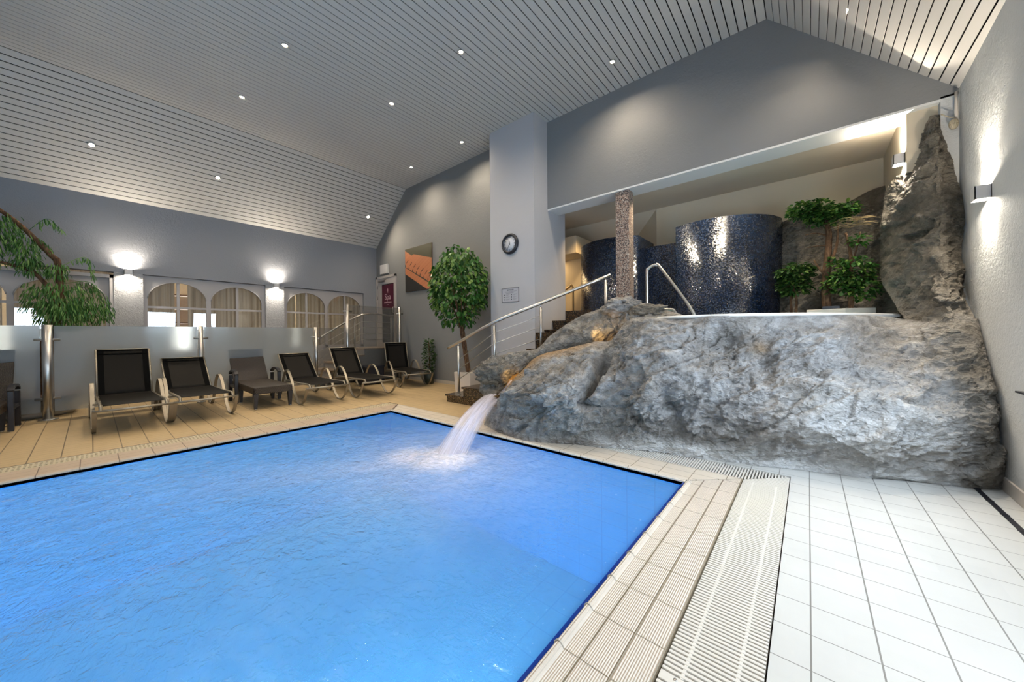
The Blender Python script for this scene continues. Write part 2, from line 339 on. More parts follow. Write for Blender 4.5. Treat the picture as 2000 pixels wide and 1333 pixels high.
# sling fabric
m,nt=newmat('black_sling_mesh'); v=coord(nt); ck=noise_(nt,v,400,1); b=P(nt,(.009,.0075,.006),.6,spec=.12); bump(nt,ck,.3,.001,b)
tr=N(nt,'ShaderNodeBsdfTransparent'); mi=N(nt,'ShaderNodeMixShader'); mi.inputs[0].default_value=.93; L(nt,tr.outputs[0],mi.inputs[1]); L(nt,b.outputs[0],mi.inputs[2]); out(nt,mi.outputs[0]); M['sling']=m
M['sling_edge']=simple('black_sling_hem',(.003,.003,.003),.8,0,.05)
m,nt=newmat('brown_woven_rattan'); v=coord(nt); s=N(nt,'ShaderNodeSeparateXYZ'); L(nt,v,s.inputs[0])
wx=math_(nt,'SINE',math_(nt,'MULTIPLY',s.outputs[1],2*PI/.026)); wz=math_(nt,'SINE',math_(nt,'MULTIPLY',math_(nt,'ADD',s.outputs[0],math_(nt,'MULTIPLY',s.outputs[2],.9)),2*PI/.020))
w=math_(nt,'MULTIPLY',wx,wz); c=ramp(nt,math_(nt,'MULTIPLY_ADD',w,.5,.5),[(.0,(.004,.003,.002)),(.5,(.020,.012,.008)),(.85,(.055,.034,.02)),(1,(.16,.11,.06))])
b=P(nt,(.05,.03,.02),.38); L(nt,c,b.inputs['Base Color']); bump(nt,w,.7,.004,b); out(nt,b.outputs[0]); M['rattan']=m
M['rattan_frame']=simple('dark_resin_frame',(.014,.012,.014),.35)
# curtain
m,nt=newmat('striped_curtain'); v=coord(nt); s=N(nt,'ShaderNodeSeparateXYZ'); L(nt,v,s.inputs[0]); cb=N(nt,'ShaderNodeCombineXYZ'); L(nt,s.outputs[1],cb.inputs[0])
n=noise_(nt,cb.outputs[0],14,3,.7); c=ramp(nt,n,[(.32,(.25,.18,.12)),(.45,(.46,.41,.34)),(.6,(.56,.52,.46)),(.72,(.36,.29,.21))]); b=P(nt,(.5,.45,.4),.9,spec=.1); L(nt,c,b.inputs['Base Color']); tl=N(nt,'ShaderNodeBsdfTranslucent'); L(nt,c,tl.inputs[0]); mi=N(nt,'ShaderNodeMixShader'); mi.inputs[0].default_value=.5; L(nt,b.outputs[0],mi.inputs[1]); L(nt,tl.outputs[0],mi.inputs[2])
out(nt,mi.outputs[0]); M['curtain']=m
# leaves, bark
def leafmat(name,a,b_,c_):
    m,nt=newmat(name); g=N(nt,'ShaderNodeNewGeometry'); col=ramp(nt,g.outputs['Random Per Island'],[(0,a),(.6,b_),(.9,c_),(1,c_)])
    b=P(nt,a,.42,spec=.4); L(nt,col,b.inputs['Base Color']); tl=N(nt,'ShaderNodeBsdfTranslucent'); L(nt,col,tl.inputs[0]); mi=N(nt,'ShaderNodeMixShader'); mi.inputs[0].default_value=.25
    L(nt,b.outputs[0],mi.inputs[1]); L(nt,tl.outputs[0],mi.inputs[2]); out(nt,mi.outputs[0]); return m
M['leaf']=leafmat('ficus_leaf',(.012,.055,.010),(.04,.14,.022),(.16,.27,.05))
M['leaf_w']=leafmat('willow_fig_leaf',(.03,.10,.025),(.085,.22,.045),(.20,.34,.09))
M['leaf_s']=leafmat('dark_leaf',(.012,.045,.010),(.03,.10,.02),(.12,.20,.04))
m,nt=newmat('bark'); v=coord(nt,scale=(1,1,.25)); n=noise_(nt,v,40,5,.65,.5); c=ramp(nt,n,[(.3,(.03,.016,.009)),(.55,(.12,.065,.035)),(.75,(.26,.16,.09))]); b=P(nt,(.1,.06,.03),.8,spec=.2); L(nt,c,b.inputs['Base Color']); bump(nt,n,.8,.01,b); out(nt,b.outputs[0]); M['bark']=m
# ------------------------------------------------------------------ room shell
def struct(o,label=None): return tag(o,label,kind='structure')
def ztop(x):   # underside of the ceiling
    if x<HX: return CZ-(HX-x)*(CZ-3.68)/(HX-XL)
    if x>RX: return CZ-(x-RX)*(CZ-3.473)/(1.126-RX)
    return CZ
# left wall with three window openings
WA,WB,WC=(-1.85,.27),(.64,2.61),(2.99,4.97)
mb=MB()
mb.box(XL-.16,XL,YB,YW+.1,2.35,3.72,0)
mb.box(XL-.16,XL,YB,YW+.1,0,.85,1)
for a,b in ((YB,WA[0]),(WA[1],WB[0]),(WB[1],WC[0])): mb.box(XL-.16,XL,a,b,.85,2.35,1)
mb.box(XL-.16,XL,WC[1],YW+.1,.85,2.35,0)
struct(mb.build('wall_left',[M['wall_grey'],M['pier']]))
# far wall: left part, gable above the opening, right jamb
mb=MB()
def yprism(poly,y0,y1,mat=0): mb.prism([(x,y0,z) for x,z in poly],(0,y1-y0,0),mat)
yprism([(XL-.1,0),(-4.6,0),(-4.6,CZ+.22),(HX-.05,CZ+.22),(XL-.1,3.76)],YW,YW+.25,0)
yprism([(-3.66,3.43),(1.28,3.43),(1.28,3.60),(RX,CZ+.22),(-3.66,CZ+.22)],YW,5.73,0)
yprism([(1.0,0),(1.3,0),(1.3,3.45),(1.0,3.45)],YW,5.73,1)
struct(mb.build('wall_far',[M['wall_grey2'],M['wall_white']]))
mb=MB(); mb.box(-4.68,-3.635,4.956,5.97,0,CZ+.02); struct(mb.build('wall_column',M['column']))
mb=MB(); mb.box(-3.634,1.0,5.372,5.728,3.405,3.43); struct(mb.build('trim_2',simple('beam_soffit_paint',(.72,.71,.69),.7)))
# right wall with window openings
mb=MB()
RW=((-1.75,-1.0),(1.42,2.28),(2.85,3.6))
ys=[YB]+[v for w in RW for v in w]+[5.74]
def rwall(a,b,z0,z1): mb.prism([(XR(a),a,z0),(XR(b),b,z0),(XR(b)+.2,b,z0),(XR(a)+.2,a,z0)],(0,0,z1-z0))
for i in range(0,len(ys)-1):
    a,b=ys[i],ys[i+1]
    if i%2==0: rwall(a,b,0,3.6)
    else: rwall(a,b,0,.9); rwall(a,b,2.2,3.6)
struct(mb.build('wall_right',M['wall_white']))
mb=MB(); yprism([(XL-.1,-.02),(1.3,-.02),(1.3,3.6),(RX,CZ+.22),(HX,CZ+.22),(XL-.1,3.76)],YB-.15,YB,0); struct(mb.build('wall_near',M['wall_white']))
# ceiling: slats of three slopes with gaps, dark void behind
mb=MB()
def slat_run(x0,z0,x1,z1,n,gap=.011,th=.007):
    d=Vector((x1-x0,0,z1-z0)); Ln=d.length; d/=Ln; nn=Vector((-d.z,0,d.x)); 
    if nn.z<0: nn=-nn
    p=Ln/n
    for i in range(n):
        a=Vector((x0,YB,z0))+d*(i*p+gap/2); b=Vector((x0,YB,z0))+d*((i+1)*p-gap/2)
        mb.prism([a,b,b+nn*th,a+nn*th],(0,YW-YB,0),0)
slat_run(XL,3.68,HX,CZ,21,gap=.013); slat_run(HX,CZ,RX,CZ,80,gap=.0125); slat_run(RX,CZ,1.126,3.473,22,gap=.014)
for (a,b) in (((XL-.1,3.70),(HX-.04,CZ+.12)),((HX-.04,CZ+.12),(RX+.04,CZ+.12)),((RX+.04,CZ+.12),(1.3,3.46))):
    mb.prism([(a[0],YB,a[1]+.03),(b[0],YB,b[1]+.03),(b[0],YB,b[1]+.06),(a[0],YB,a[1]+.06)],(0,YW-YB+.05,0),1)
struct(mb.build('ceiling',[M['slat'],M['dark_void']],fix=True))
# floor
def slab(name,x0,x1,y0,y1,mat,z=0,th=.12):
    mb=MB(); mb.box(x0,x1,y0,y1,z-th,z); return struct(mb.build(name,mat))
slab('floor',XL,-5.53,YB,YW,M['deck'])
slab('floor',-5.53,-2.9,3.30,YW,M['deck_far'])
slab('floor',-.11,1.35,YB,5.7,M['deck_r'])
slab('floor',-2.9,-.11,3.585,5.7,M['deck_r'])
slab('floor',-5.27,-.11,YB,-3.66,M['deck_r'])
# copings with rounded nosing
def nose(mb,axis,c,s,a,b,r=.02):
    # rounded lip along an edge: axis 'x' runs in x
    pr=[(0,-.03),(0,.004),(.008,.014),(.02,.016),(.032,.006),(.036,0),(.036,-.03)]
    for k in range(len(pr)-1):
        (u0,z0),(u1,z1)=pr[k],pr[k+1]
        if axis=='y': q=[(c+s*u0,a,z0),(c+s*u1,a,z1),(c+s*u1,b,z1),(c+s*u0,b,z0)]
        else: q=[(a,c+s*u0,z0),(a,c+s*u1,z1),(b,c+s*u1,z1),(b,c+s*u0,z0)]
        mb.face(q).smooth=True
mb=MB(); mb.prism([(-.694,YB,0),(-.40,YB,0),(-.40,3.30,0),(-.73,2.97,0),(-.694,2.95,0)],(0,0,-.12)); nose(mb,'y',PX1,1,YB,2.97); tag(mb.build('pool_coping',M['cope_r'],fix=False),'pale ribbed coping tiles along the right edge of the pool','pool edge',kind='structure')
mb=MB(); mb.prism([(-4.92,2.985,0),(-.76,2.985,0),(-.40,3.305,0),(-5.27,3.305,0)],(0,0,-.12)); nose(mb,'x',PY1,1,-4.92,-.73); tag(mb.build('pool_coping',M['cope_f'],fix=False),'coping tiles along the far edge of the pool below the rock','pool edge',kind='structure')
mb=MB(); mb.prism([(-5.30,YB,0),(-4.956,YB,0),(-4.956,2.97,0),(-5.30,3.305,0)],(0,0,-.12)); nose(mb,'y',PX0,-1,YB,2.97); tag(mb.build('pool_coping',M['cope_l'],fix=False),'beige coping tiles along the left edge of the pool by the loungers','pool edge',kind='structure')
# joints across the rounded lip
mb=MB()
for k in range(-18,30):
    y=1.8+.2305*k/1.0
    if -3.2<y<2.95: mb.tube([(-.733,y,-.02),(-.733,y,.006),(-.722,y,.018),(-.71,y,.018),(-.696,y,.002)],.0028,6)
tag(mb.build('trim_3',simple('grout',(.42,.38,.32),.8)),kind='structure')
# grating channels
mb=MB()
mb.box(-.40,-.11,YB,3.59,-.16,-.10); mb.box(-2.9,-.11,3.305,3.585,-.16,-.10); mb.box(-5.53,-5.30,YB,3.30,-.16,-.10)
struct(mb.build('floor',M['dark_void']))
def grate_section(y0,y1,label,diag=False,endplate=False):
    root=empty('overflow_grating',(-.255,y0,0)); tag(root,label,'drain grating','overflow gratings round the pool')
    mb=MB(); y=y0+.006
    while y<y1:
        xa,xb=-.395,-.116
        if diag and y>3.30: xa=max(xa,-.395+(y-3.30))
        if xb-xa>.02: mb.box(xa+.255,xb+.255,y-y0,y-y0+.0125,-.028,-.003)
        y+=.0198
    y1b=min(y1,3.30 if diag else y1)
    for x in (-.33,-.185): mb.box(x-.006+.255,x+.006+.255,0,y1b-y0,-.026,-.0045)
    mb.build('bars',M['grating'],root,bevel=.002)
    if endplate:
        mb=MB(); mb.box(-.14,.139,-.030,-.002,-.028,-.003); p=mb.build('end_plate',M['grating'],root,bevel=.002)
        for x in (-.09,-.055,.08):
            q=MB(); q.lathe([(.006,0),(.006,.001),(.003,.0012)],(x,-.016,-.003),14); q.build('screw',M['steel'],p)
grate_section(1.262,3.56,'white slatted overflow grating beside the right pool edge, far section up to the rock',True,True)
grate_section(-1.1,1.228,'white slatted overflow grating beside the right pool edge, near section below the screwed joint')
root=empty('overflow_grating',(-.5,3.44,0)); tag(root,'white slatted grating across the far pool end at the foot of the rock','drain grating','overflow gratings round the pool')
mb=MB(); x=-2.3
while x<-.12:
    ya,yb=3.31,3.58
    if x>-.40: ya=max(ya,3.31+(x+.395))
    if yb-ya>.02: mb.box(x+.5,x+.5+.010,ya-3.44,yb-3.44,-.028,-.003)
    x+=.0205
mb.box(-1.8,.1,.03,.04,-.026,-.005); mb.build('bars',M['grating'],root)
root=empty('overflow_grating',(-5.415,.5,0)); tag(root,'beige perforated drain grating between the left pool edge and the loungers','drain grating','overflow gratings round the pool')
mb=MB(); y=YB+1
while y<3.28: mb.box(-.11,.11,y-.5,y-.5+.014,-.028,-.002); y+=.030
for x in (-.105,-.045,.012,.07): mb.box(x,x+.03,YB+.5,2.78,-.026,-.0015)
mb.build('bars',simple('beige_grating',(.52,.44,.30),.5),root)
# slot drain right
mb=MB(); mb.box(.925,.955,1.5,4.3,-.001,.0025); 
for k in range(12):
    mb.box(.922,.958,1.5+.24*k,1.512+.24*k,0,.004)
tag(mb.build('slot_drain',M['black']),'narrow black slot drain in the floor tiles along the right wall','drain')
# skirting
mb=MB(); a,b=3.0,5.0
mb.prism([(XR(a),a,0),(XR(b),b,0),(XR(b)-.014,b,0),(XR(a)-.014,a,0)],(0,0,.10)); mb.build('baseboard_right',M['foil'],bevel=.003)['kind']='structure'
mb=MB(); mb.box(-8.5,-4.69,YW-.012,YW,0,.075); mb.build('baseboard_far',simple('beige_skirting',(.45,.41,.36),.5))['kind']='structure'
# pool basin
D=-1.15
mb=MB()
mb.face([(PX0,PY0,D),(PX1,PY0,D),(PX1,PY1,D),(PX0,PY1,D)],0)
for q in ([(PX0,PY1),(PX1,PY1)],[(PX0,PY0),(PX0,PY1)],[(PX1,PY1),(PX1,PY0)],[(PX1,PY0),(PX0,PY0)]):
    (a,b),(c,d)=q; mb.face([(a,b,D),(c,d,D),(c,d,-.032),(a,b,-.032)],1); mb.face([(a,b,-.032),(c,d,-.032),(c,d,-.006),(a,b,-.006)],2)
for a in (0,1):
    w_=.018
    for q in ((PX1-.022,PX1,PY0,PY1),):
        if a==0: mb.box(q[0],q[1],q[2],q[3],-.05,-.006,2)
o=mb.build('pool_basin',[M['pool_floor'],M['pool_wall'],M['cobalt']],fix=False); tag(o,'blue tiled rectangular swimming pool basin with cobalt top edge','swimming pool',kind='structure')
# ------------------------------------------------------------------ water surface
WZ=-.036
def ss(a,b,x): t=max(0,min(1,(x-a)/(b-a))); return t*t*(3-2*t)
mb=MB(); nx,ny=170,230; rows=[]
fc=Vector((-2.70,2.18,0)); fdir=Vector((.40,-.91,0)).normalized(); flow=Vector((-.55,-.83,0)).normalized()
for j in range(ny+1):
    y=PY0+(PY1-PY0)*j/ny; r=[]
    for i in range(nx+1):
        x=PX0+(PX1-PX0)*i/nx; p=Vector((x,y,0)); d=(p-fc).length
        rgh=.12+.55*math.exp(-(d/1.5)**2)+.75*ss(-2.3,-3.6,x)*ss(2.9,.9,y)
        z=WZ+rgh*.012*noise.noise(Vector((x*4.5,y*4.5,.3)))+rgh*.007*noise.noise(Vector((x*12,y*12,5)))
        z+=.035*math.exp(-(d/.22)**2)*(1+.5*noise.noise(p*9))
        r.append((x,y,z))
    rows.append(r)
vs=mb.grid(rows); o=mb.build('pool_water',M['water'],fix=False)
me=o.data; a1=me.color_attributes.new('rough','FLOAT_COLOR','POINT'); a2=me.color_attributes.new('foam','FLOAT_COLOR','POINT')
for k,v in enumerate(me.vertices):
    x,y,_=v.co; p=Vector((x,y,0)); d=(p-fc).length
    rgh=.13+.45*math.exp(-(d/1.3)**2)+.80*ss(-1.3,-3.0,x)*ss(2.9,1.2,y)+.20*ss(2.4,.6,y)
    q=p-fc; al=q.dot(flow); ac=abs(q.cross(flow).z)
    f=math.exp(-(d/.36)**2)*1.25
    f=max(f,.85*math.exp(-((p-Vector((-2.98,2.03,0))).length/.34)**2),(.75 if al>0 else 0)*math.exp(-(ac/(.14+.22*max(al,0)))**2)*math.exp(-max(al,0)/.9))
    f=max(f,.38*math.exp(-(d/1.0)**2))
    a1.data[k].color=(rgh,rgh,rgh,1); a2.data[k].color=(min(f,1),)*3+(1,)
tag(o,'bright blue rippled pool water, foaming below the rock waterfall','water',kind='stuff')
# ------------------------------------------------------------------ arched windows
def arch_window(name,y0,y1,arches,label,ztopw=2.33,zb=.85,outer=False):
    root=empty(name,(XL-.05,(y0+y1)/2,zb)); tag(root,label,kind='structure'); oy=(y0+y1)/2; X=0
    fm=MB()
    def tri_strip(pa,pb,th=.05):
        for k in range(len(pa)-1):
            fm.prism([(X,pa[k][0]-oy,pa[k][1]-zb),(X,pa[k+1][0]-oy,pa[k+1][1]-zb),(X,pb[k+1][0]-oy,pb[k+1][1]-zb),(X,pb[k][0]-oy,pb[k][1]-zb)],(-th,0,0))
    zt=ztopw-.012
    for (a,b,zs,za) in arches:
        c=(a+b)/2; pa=[];pb=[]
        for k in range(25):
            t=PI*(1-k/24); yy=c+(b-a)/2*math.cos(t); zz=zs+(za-zs)*math.sin(t)**1.1 if 0<k<24 else zs
            pa.append((yy,zz)); pb.append((yy,zt))
        tri_strip(pa,pb)
        # thin moulding along the arch
        fm.tube([(X+.006,p[0]-oy,p[1]-zb) for p in pa],.009,6)
    edges=[y0]+[v for a in arches for v in a[:2]]+[y1]
    for k in range(0,len(edges),2):
        fm.box(X-.05,X,edges[k]-oy,edges[k+1]-oy,0,zt-zb)
    fm.box(X-.05,X,y0-oy,y1-oy,0,.07); fm.build('frame',M['frame_paint'],root)
    for (a,b,zs,za) in arches:
        mm=MB(); c=(a+b)/2; mm.box(X-.04,X-.008,c-.022-oy,c+.022-oy,.07,za-zb); mm.box(X-.041,X-.007,a-oy,b-oy,1.72-zb,1.76-zb); mm.build('mullion',M['frame_paint'],root)
        gp=MB(); gp.box(X-.028,X-.024,a-oy,b-oy,.06,za-zb); gp.build('pane',M['pane'],root,fix=True)
    if outer:
        om=MB(); om.box(X-.05,X+.045,y0-oy-.0,y1-oy+.0,zt-zb-.0,zt-zb+.06); om.box(X-.05,X+.045,y1-oy-.05,y1-oy,0,zt-zb+.06); om.build('casing',M['frame_paint'],root)
    return root
arch_window('window_1',WA[0],WA[1],[(-1.76,-.86,1.86,2.17),(-.79,.175,1.86,2.17)],'white arched double window behind the weeping tree',2.25,outer=True)
arch_window('window_2',WB[0],WB[1],[(.70,1.562,1.91,2.245),(1.637,2.54,1.91,2.245)],'white arched double window between the two wall lamps',2.35)
arch_window('window_3',WC[0],WC[1],[(3.06,3.94,1.91,2.245),(4.01,4.90,1.91,2.245)],'white arched double window nearest the stair and door',2.35)
# curtains and the dim room behind the arches
def curtain(y0,y1,label,x=-9.93,amp=.018):
    mb=MB(); n=int((y1-y0)/.012); rows=[]
    for z in (.3,1.3,2.45): rows.append([(x+amp*math.sin(y*60)+amp*.6*math.sin(y*23+1),y,z) for y in [y0+(y1-y0)*k/n for k in range(n+1)]])
    mb.grid(rows); tag(mb.build('curtain',M['curtain'],fix=False,solid=.003),label,'curtain','curtains behind the arched windows')
curtain(-2.1,-.92,'striped beige curtain behind the left light of the arched window by the weeping tree')
curtain(-.84,.30,'striped beige curtain hanging behind the weeping tree')
curtain(.62,1.10,'narrow striped beige curtain at the left of the middle arched window')
curtain(1.30,2.66,'wide striped beige curtain filling the right of the middle arched window')
curtain(2.93,3.32,'striped beige curtain at the left edge of the window nearest the door')
curtain(3.34,5.05,'wide striped beige curtain in the window nearest the door')
mb=MB(); mb.box(-12.2,-12.1,-3,6.5,0,2.7,0); mb.box(-12.2,XL-.16,-3,-2.9,0,2.7,0); mb.box(-12.2,XL-.16,6.4,6.5,0,2.7,0); mb.box(-12.2,XL-.16,-3,6.5,2.7,2.8,0); mb.box(-12.2,XL-.16,-3,6.5,-.1,0,0)
struct(mb.build('wall_beyond',M['spa_wall']))
root=empty('shelf_unit',(-11.9,1.35,0)); tag(root,'brown shelf seen through the gap in the curtains of the middle window','shelf')
simple('brown_wood',(.16,.08,.04),.5)
for y in (-.45,.45):
    mb=MB(); mb.box(-.15,.15,y-.02,y+.02,0,2.2); mb.build('side_panel',bpy.data.materials['brown_wood'],root)
for z in (.1,.6,1.1,1.5,1.85,2.18):
    mb=MB(); mb.box(-.15,.15,-.45,.45,z-.015,z+.015); mb.build('shelf',bpy.data.materials['brown_wood'],root)
# right wall windows (light the pool and mirror in the panes opposite)
for k,(a,b) in enumerate(RW):
    root=empty('window_%d'%(4+k),(XR((a+b)/2)+.12,(a+b)/2,.9)); tag(root,'daylight window in the right wall',kind='structure'); h=(b-a)/2
    mb=MB()
    for q in ((-h,-h+.04,0,1.3),(h-.04,h,0,1.3),(-h,h,0,.04),(-h,h,1.26,1.3)): mb.box(-.025,.025,q[0],q[1],q[2],q[3])
    mb.build('frame',M['frame_paint'],root)
# ------------------------------------------------------------------ door, sign, picture, clock, poster
LZ=.83
root=empty('door_1',(-9.12,YW,LZ)); tag(root,'white door with a dark glass panel at the top of the small stair',kind='structure')
mb=MB(); mb.box(-.52,-.45,-.035,.01,0,2.01); mb.box(.45,.52,-.035,.01,0,2.01); mb.box(-.52,.52,-.035,.01,1.94,2.01); mb.build('door_frame',simple('warm_white_paint',(.46,.42,.40),.4),root,bevel=.004)
mb=MB(); mb.box(-.45,-.21,-.02,.01,0,1.94); mb.box(.40,.45,-.02,.01,0,1.94); mb.box(-.21,.40,-.02,.01,1.77,1.94); mb.box(-.21,.40,-.02,.01,0,.12); mb.build('door_leaf',bpy.data.materials['warm_white_paint'],root)
mb=MB(); mb.box(-.21,.40,-.010,.005,.12,1.77); mb.build('glass_panel',simple('dark_glass',(.02,.018,.018),.1),root)
mb=MB(); mb.box(-.35,-.05,-.06,-.02,1.84,1.885); mb.tube([(-.1,-.05,1.87),(.15,-.07,1.90)],.008,8); mb.build('door_closer',simple('grey_metal',(.25,.23,.22),.4,.6),root)
mb=MB()
for z in (1.66,1.35): mb.tube([(-.44,-.03,z),(-.44,-.03,z+.1)],.012,8)
mb.build('hinge',bpy.data.materials['grey_metal'],root)
mb=MB(); mb.tube([(.42,-.06,.95),(.42,-.06,1.10)],.009,8); mb.tube([(.42,-.02,.95),(.42,-.06,.95)],.008,8); mb.tube([(.42,-.02,1.10),(.42,-.06,1.10)],.008,8); mb.build('door_handle',M['steel'],root)
sg=empty('spa_sign',(-9.025,YW-.013,LZ+1.42)); tag(sg,'burgundy Spa sign with a white arrow on the glass of the door','sign')
mb=MB(); mb.box(-.305,.305,-.005,.0,-.36,.33); mb.build('panel',simple('burgundy_print',(.075,.002,.018),.35),sg)
wl=simple('pale_pink_print',(.62,.42,.46),.6)
text_mesh('Spa',.23,(.0,-.007,-.02),(R(90),0,0),wl,'lettering',sg)
text_mesh('ZONE DÉTENTE',.052,(.0,-.007,-.175),(R(90),0,0),wl,'lettering',sg,bold=.001)
mb=MB(); mb.box(-.05,.05,-.008,-.005,-.245,-.235); mb.build('dash',wl,sg)
mb=MB(); mb.prism([(-.008,-.008,.10),(.012,-.008,.10),(.012,-.008,.16),(.032,-.008,.155),(.0,-.008,.235),(-.032,-.008,.155),(-.008,-.008,.16)],(0,.003,0)); mb.build('arrow',wl,sg)
mb=MB(); mb.box(-.20,.20,-.05,0,-.132,.132); tag(mb.build('emergency_light',M['white_paint'],loc=(-9.175,YW,3.025),bevel=.006),'blank white square lamp box above the door','lamp')
root=empty('picture',(-7.575,YW,2.85)); tag(root,'aerial picture of an orange field with a row of trees, on the grey far wall','picture')
mb=MB(); mb.box(-.565,.565,-.03,-.001,-.56,.56); mb.build('canvas',simple('canvas_edge',(.10,.06,.04),.7),root)
def flat(pts,col,name,e,par):
    mb=MB(); mb.prism([(x,-.0305-e,z) for x,z in pts],(0,e+.0003,0)); mb.build(name,simple('print_'+name,col,.6),par)
m,nt=newmat('print_orange'); v=coord(nt,scale=(1,1,1),rot=(0,R(28),0)); s=N(nt,'ShaderNodeSeparateXYZ'); L(nt,v,s.inputs[0]); cb=N(nt,'ShaderNodeCombineXYZ'); L(nt,s.outputs[2],cb.inputs[2])
c=ramp(nt,noise_(nt,cb.outputs[0],16,4,.7),[(.3,(.40,.125,.05)),(.7,(.54,.20,.08))]); b=P(nt,(.4,.15,.06),.7); L(nt,c,b.inputs['Base Color']); out(nt,b.outputs[0])
mb=MB(); mb.prism([(-.56,-.0308,-.555),(.56,-.0308,-.555),(.56,-.0308,.555),(-.56,-.0308,.555)],(0,.0004,0)); mb.build('orange_field',m,root)
flat([(-.56,.555),(.56,.555),(.56,.19),(-.18,.385),(-.26,.36),(-.56,.52)],(.045,.040,.012),'olive_field',.0006,root)
flat([(-.56,-.555),(.36,-.555),(-.56,-.085)],(.012,.010,.008),'dark_field',.0006,root)
flat([(-.56,.10),(.30,-.30),(.56,-.45),(.56,-.47),(-.56,.085)],(.04,.03,.015),'track',.0006,root)
mb=MB()
for k in range(7):
    x=-.55+.16*k; z=.085-.074*k
    mb.prism([(x+.03,-.0318,z+.09),(x+.09,-.0318,z+.13),(x+.15,-.0318,z+.185),(x+.12,-.0318,z+.18),(x+.06,-.0318,z+.135)],(0,.0012,0))
    mb.prism([(x-.012,-.0318,z+.015),(x+.012,-.0318,z+.010),(x+.016,-.0318,z+.05),(x+.0,-.0318,z+.075),(x-.014,-.0318,z+.045)],(0,.0012,0))
mb.build('tree_row',simple('print_trees',(.03,.018,.010),.7),root)
# clock on the pillar
root=empty('wall_clock',(-4.177,4.955,2.812)); tag(root,'round black framed wall clock high on the white pillar','clock')
mb=MB(); mb.lathe([(.190,0),(.190,-.025),(.178,-.045),(.158,-.050),(.142,-.040),(.140,-.012)],seg=48,axis='Y'); mb.build('frame',M['black'],root)
mb=MB(); mb.lathe([(.142,-.018),(.142,-.020),(.001,-.020)],seg=48,axis='Y'); mb.build('dial',simple('clock_dial',(.62,.63,.68),.5),root)
rom=['XII','I','II','III','IV','V','VI','VII','VIII','IX','X','XI']
ink=simple('clock_ink',(.02,.02,.03),.5)
for k,t in enumerate(rom):
    a=R(30*k); text_mesh(t,.034,(.112*math.sin(a),-.0215,.112*math.cos(a)),(R(90),a,0),ink,'numeral',root,extrude=.0005,bold=.0006)
def hand(ang,ln,w,nm):
    mb=MB(); mb.prism([(-w,-.024,-.02),(w,-.024,-.02),(w*1.6,-.024,ln*.75),(0,-.024,ln),(-w*1.6,-.024,ln*.75)],(0,.0015,0)); o=mb.build(nm,ink,root); o.rotation_euler=(0,R(ang),0)
hand(347,.065,.004,'hour_hand'); hand(212,.108,.0032,'minute_hand')
root=empty('notice',(-4.186,4.955,1.878)); tag(root,'small framed notice with rules hanging below the clock on the pillar','notice')
mb=MB()
for q in ((-.205,.205,.120,.132),(-.205,.205,-.132,-.120),(-.205,-.193,-.132,.132),(.193,.205,-.132,.132)): mb.box(q[0],q[1],-.012,0,q[2],q[3])
mb.build('frame',simple('notice_edge',(.22,.21,.22),.4),root)
mb=MB(); mb.box(-.195,.195,-.006,0,-.122,.122); mb.build('sheet',simple('notice_paper',(.46,.46,.50),.5),root)
text_mesh('SPA RULES',.034,(0,-.0075,.090),(R(90),0,0),ink,'heading',root,extrude=.0004,bold=.0008)
mb=MB(); mb.box(-.15,.15,-.0072,-.006,.062,.066)
for (z,a,b) in ((.045,-.12,.13),(.032,-.10,.08)): mb.box(a,b,-.0070,-.006,z,z+.004)
for cx in (-.11,.06):
    for k in range(3):
        for j in range(3): mb.box(cx,cx+.10-.02*j,-.0070,-.006,.012-.042*k-.010*j,.0145-.042*k-.010*j)
mb.build('text_lines',simple('notice_ink',(.14,.13,.17),.5),root)
for cx in (-.145,.03):
    for k in range(3): mb=MB(); mb.lathe([(.010,0),(.010,-.0015),(.004,-.002)],(cx,-.006,.004-.042*k),12,axis='Y'); mb.build('symbol',ink,root)
# ------------------------------------------------------------------ lamps
lens=emis('lamp_lens',(1,.84,.62),3600); ring=M['steel']
def downlight(x,y,z,tilt,label,power=26,vis=True):
    root=empty('downlight',(x,y,z)); tag(root,label,'ceiling lamp','round spotlights set in the slatted ceiling')
    mb=MB(); mb.lathe([(.042,.004),(.042,-.014),(.034,-.018),(.027,.0)],seg=24); a=mb.build('ring',ring,root); a.rotation_euler=(0,tilt,0)
    mb=MB(); mb.lathe([(.027,.002),(.026,-.002),(.012,-.004)],seg=20); b=mb.build('lens',lens,root); b.rotation_euler=(0,tilt,0)
    d=Vector((-math.sin(tilt),0,-math.cos(tilt)))
    s=spot('spot_light',Vector((x,y,z))+d*.03,Vector((x,y,z))+Vector((d.x*.5,0,-1)),power,(1,.86,.68),128,.7,.035)
tl=math.atan2(1.33,1.53)
for x,y,lb in ((-5.285,1.68,'lit ceiling spotlight in the flat ceiling, leftmost along the top edge'),(-3.6,3.264,'lit ceiling spotlight in the flat ceiling above the pillar'),(-2.11,4.775,'lit ceiling spotlight close to the gable above the stone post'),
   (-6.95,1.586,'lit ceiling spotlight in the flat ceiling just above the fold of the left slope'),(-5.285,3.24,'lit ceiling spotlight in the middle of the flat ceiling, straight above the picture'),(-5.285,4.788,'lit ceiling spotlight in the flat ceiling nearest the top of the pillar'),(-6.95,4.747,'small lit ceiling spotlight nearest the far upper corner of the flat ceiling')):
    downlight(x,y,CZ-.001,0,lb)
for y,lb in ((.03,'lit spotlight in the left ceiling slope above the weeping tree, the largest of them'),(1.635,'lit spotlight in the left ceiling slope above the middle arched window'),(4.745,'lit spotlight in the left ceiling slope near the door')):
    downlight(-8.93,y,4.305-.004,-tl,lb)
downlight(.318,4.82,4.335-.004,R(46),'lit spotlight in the right ceiling slope above the rock spire')
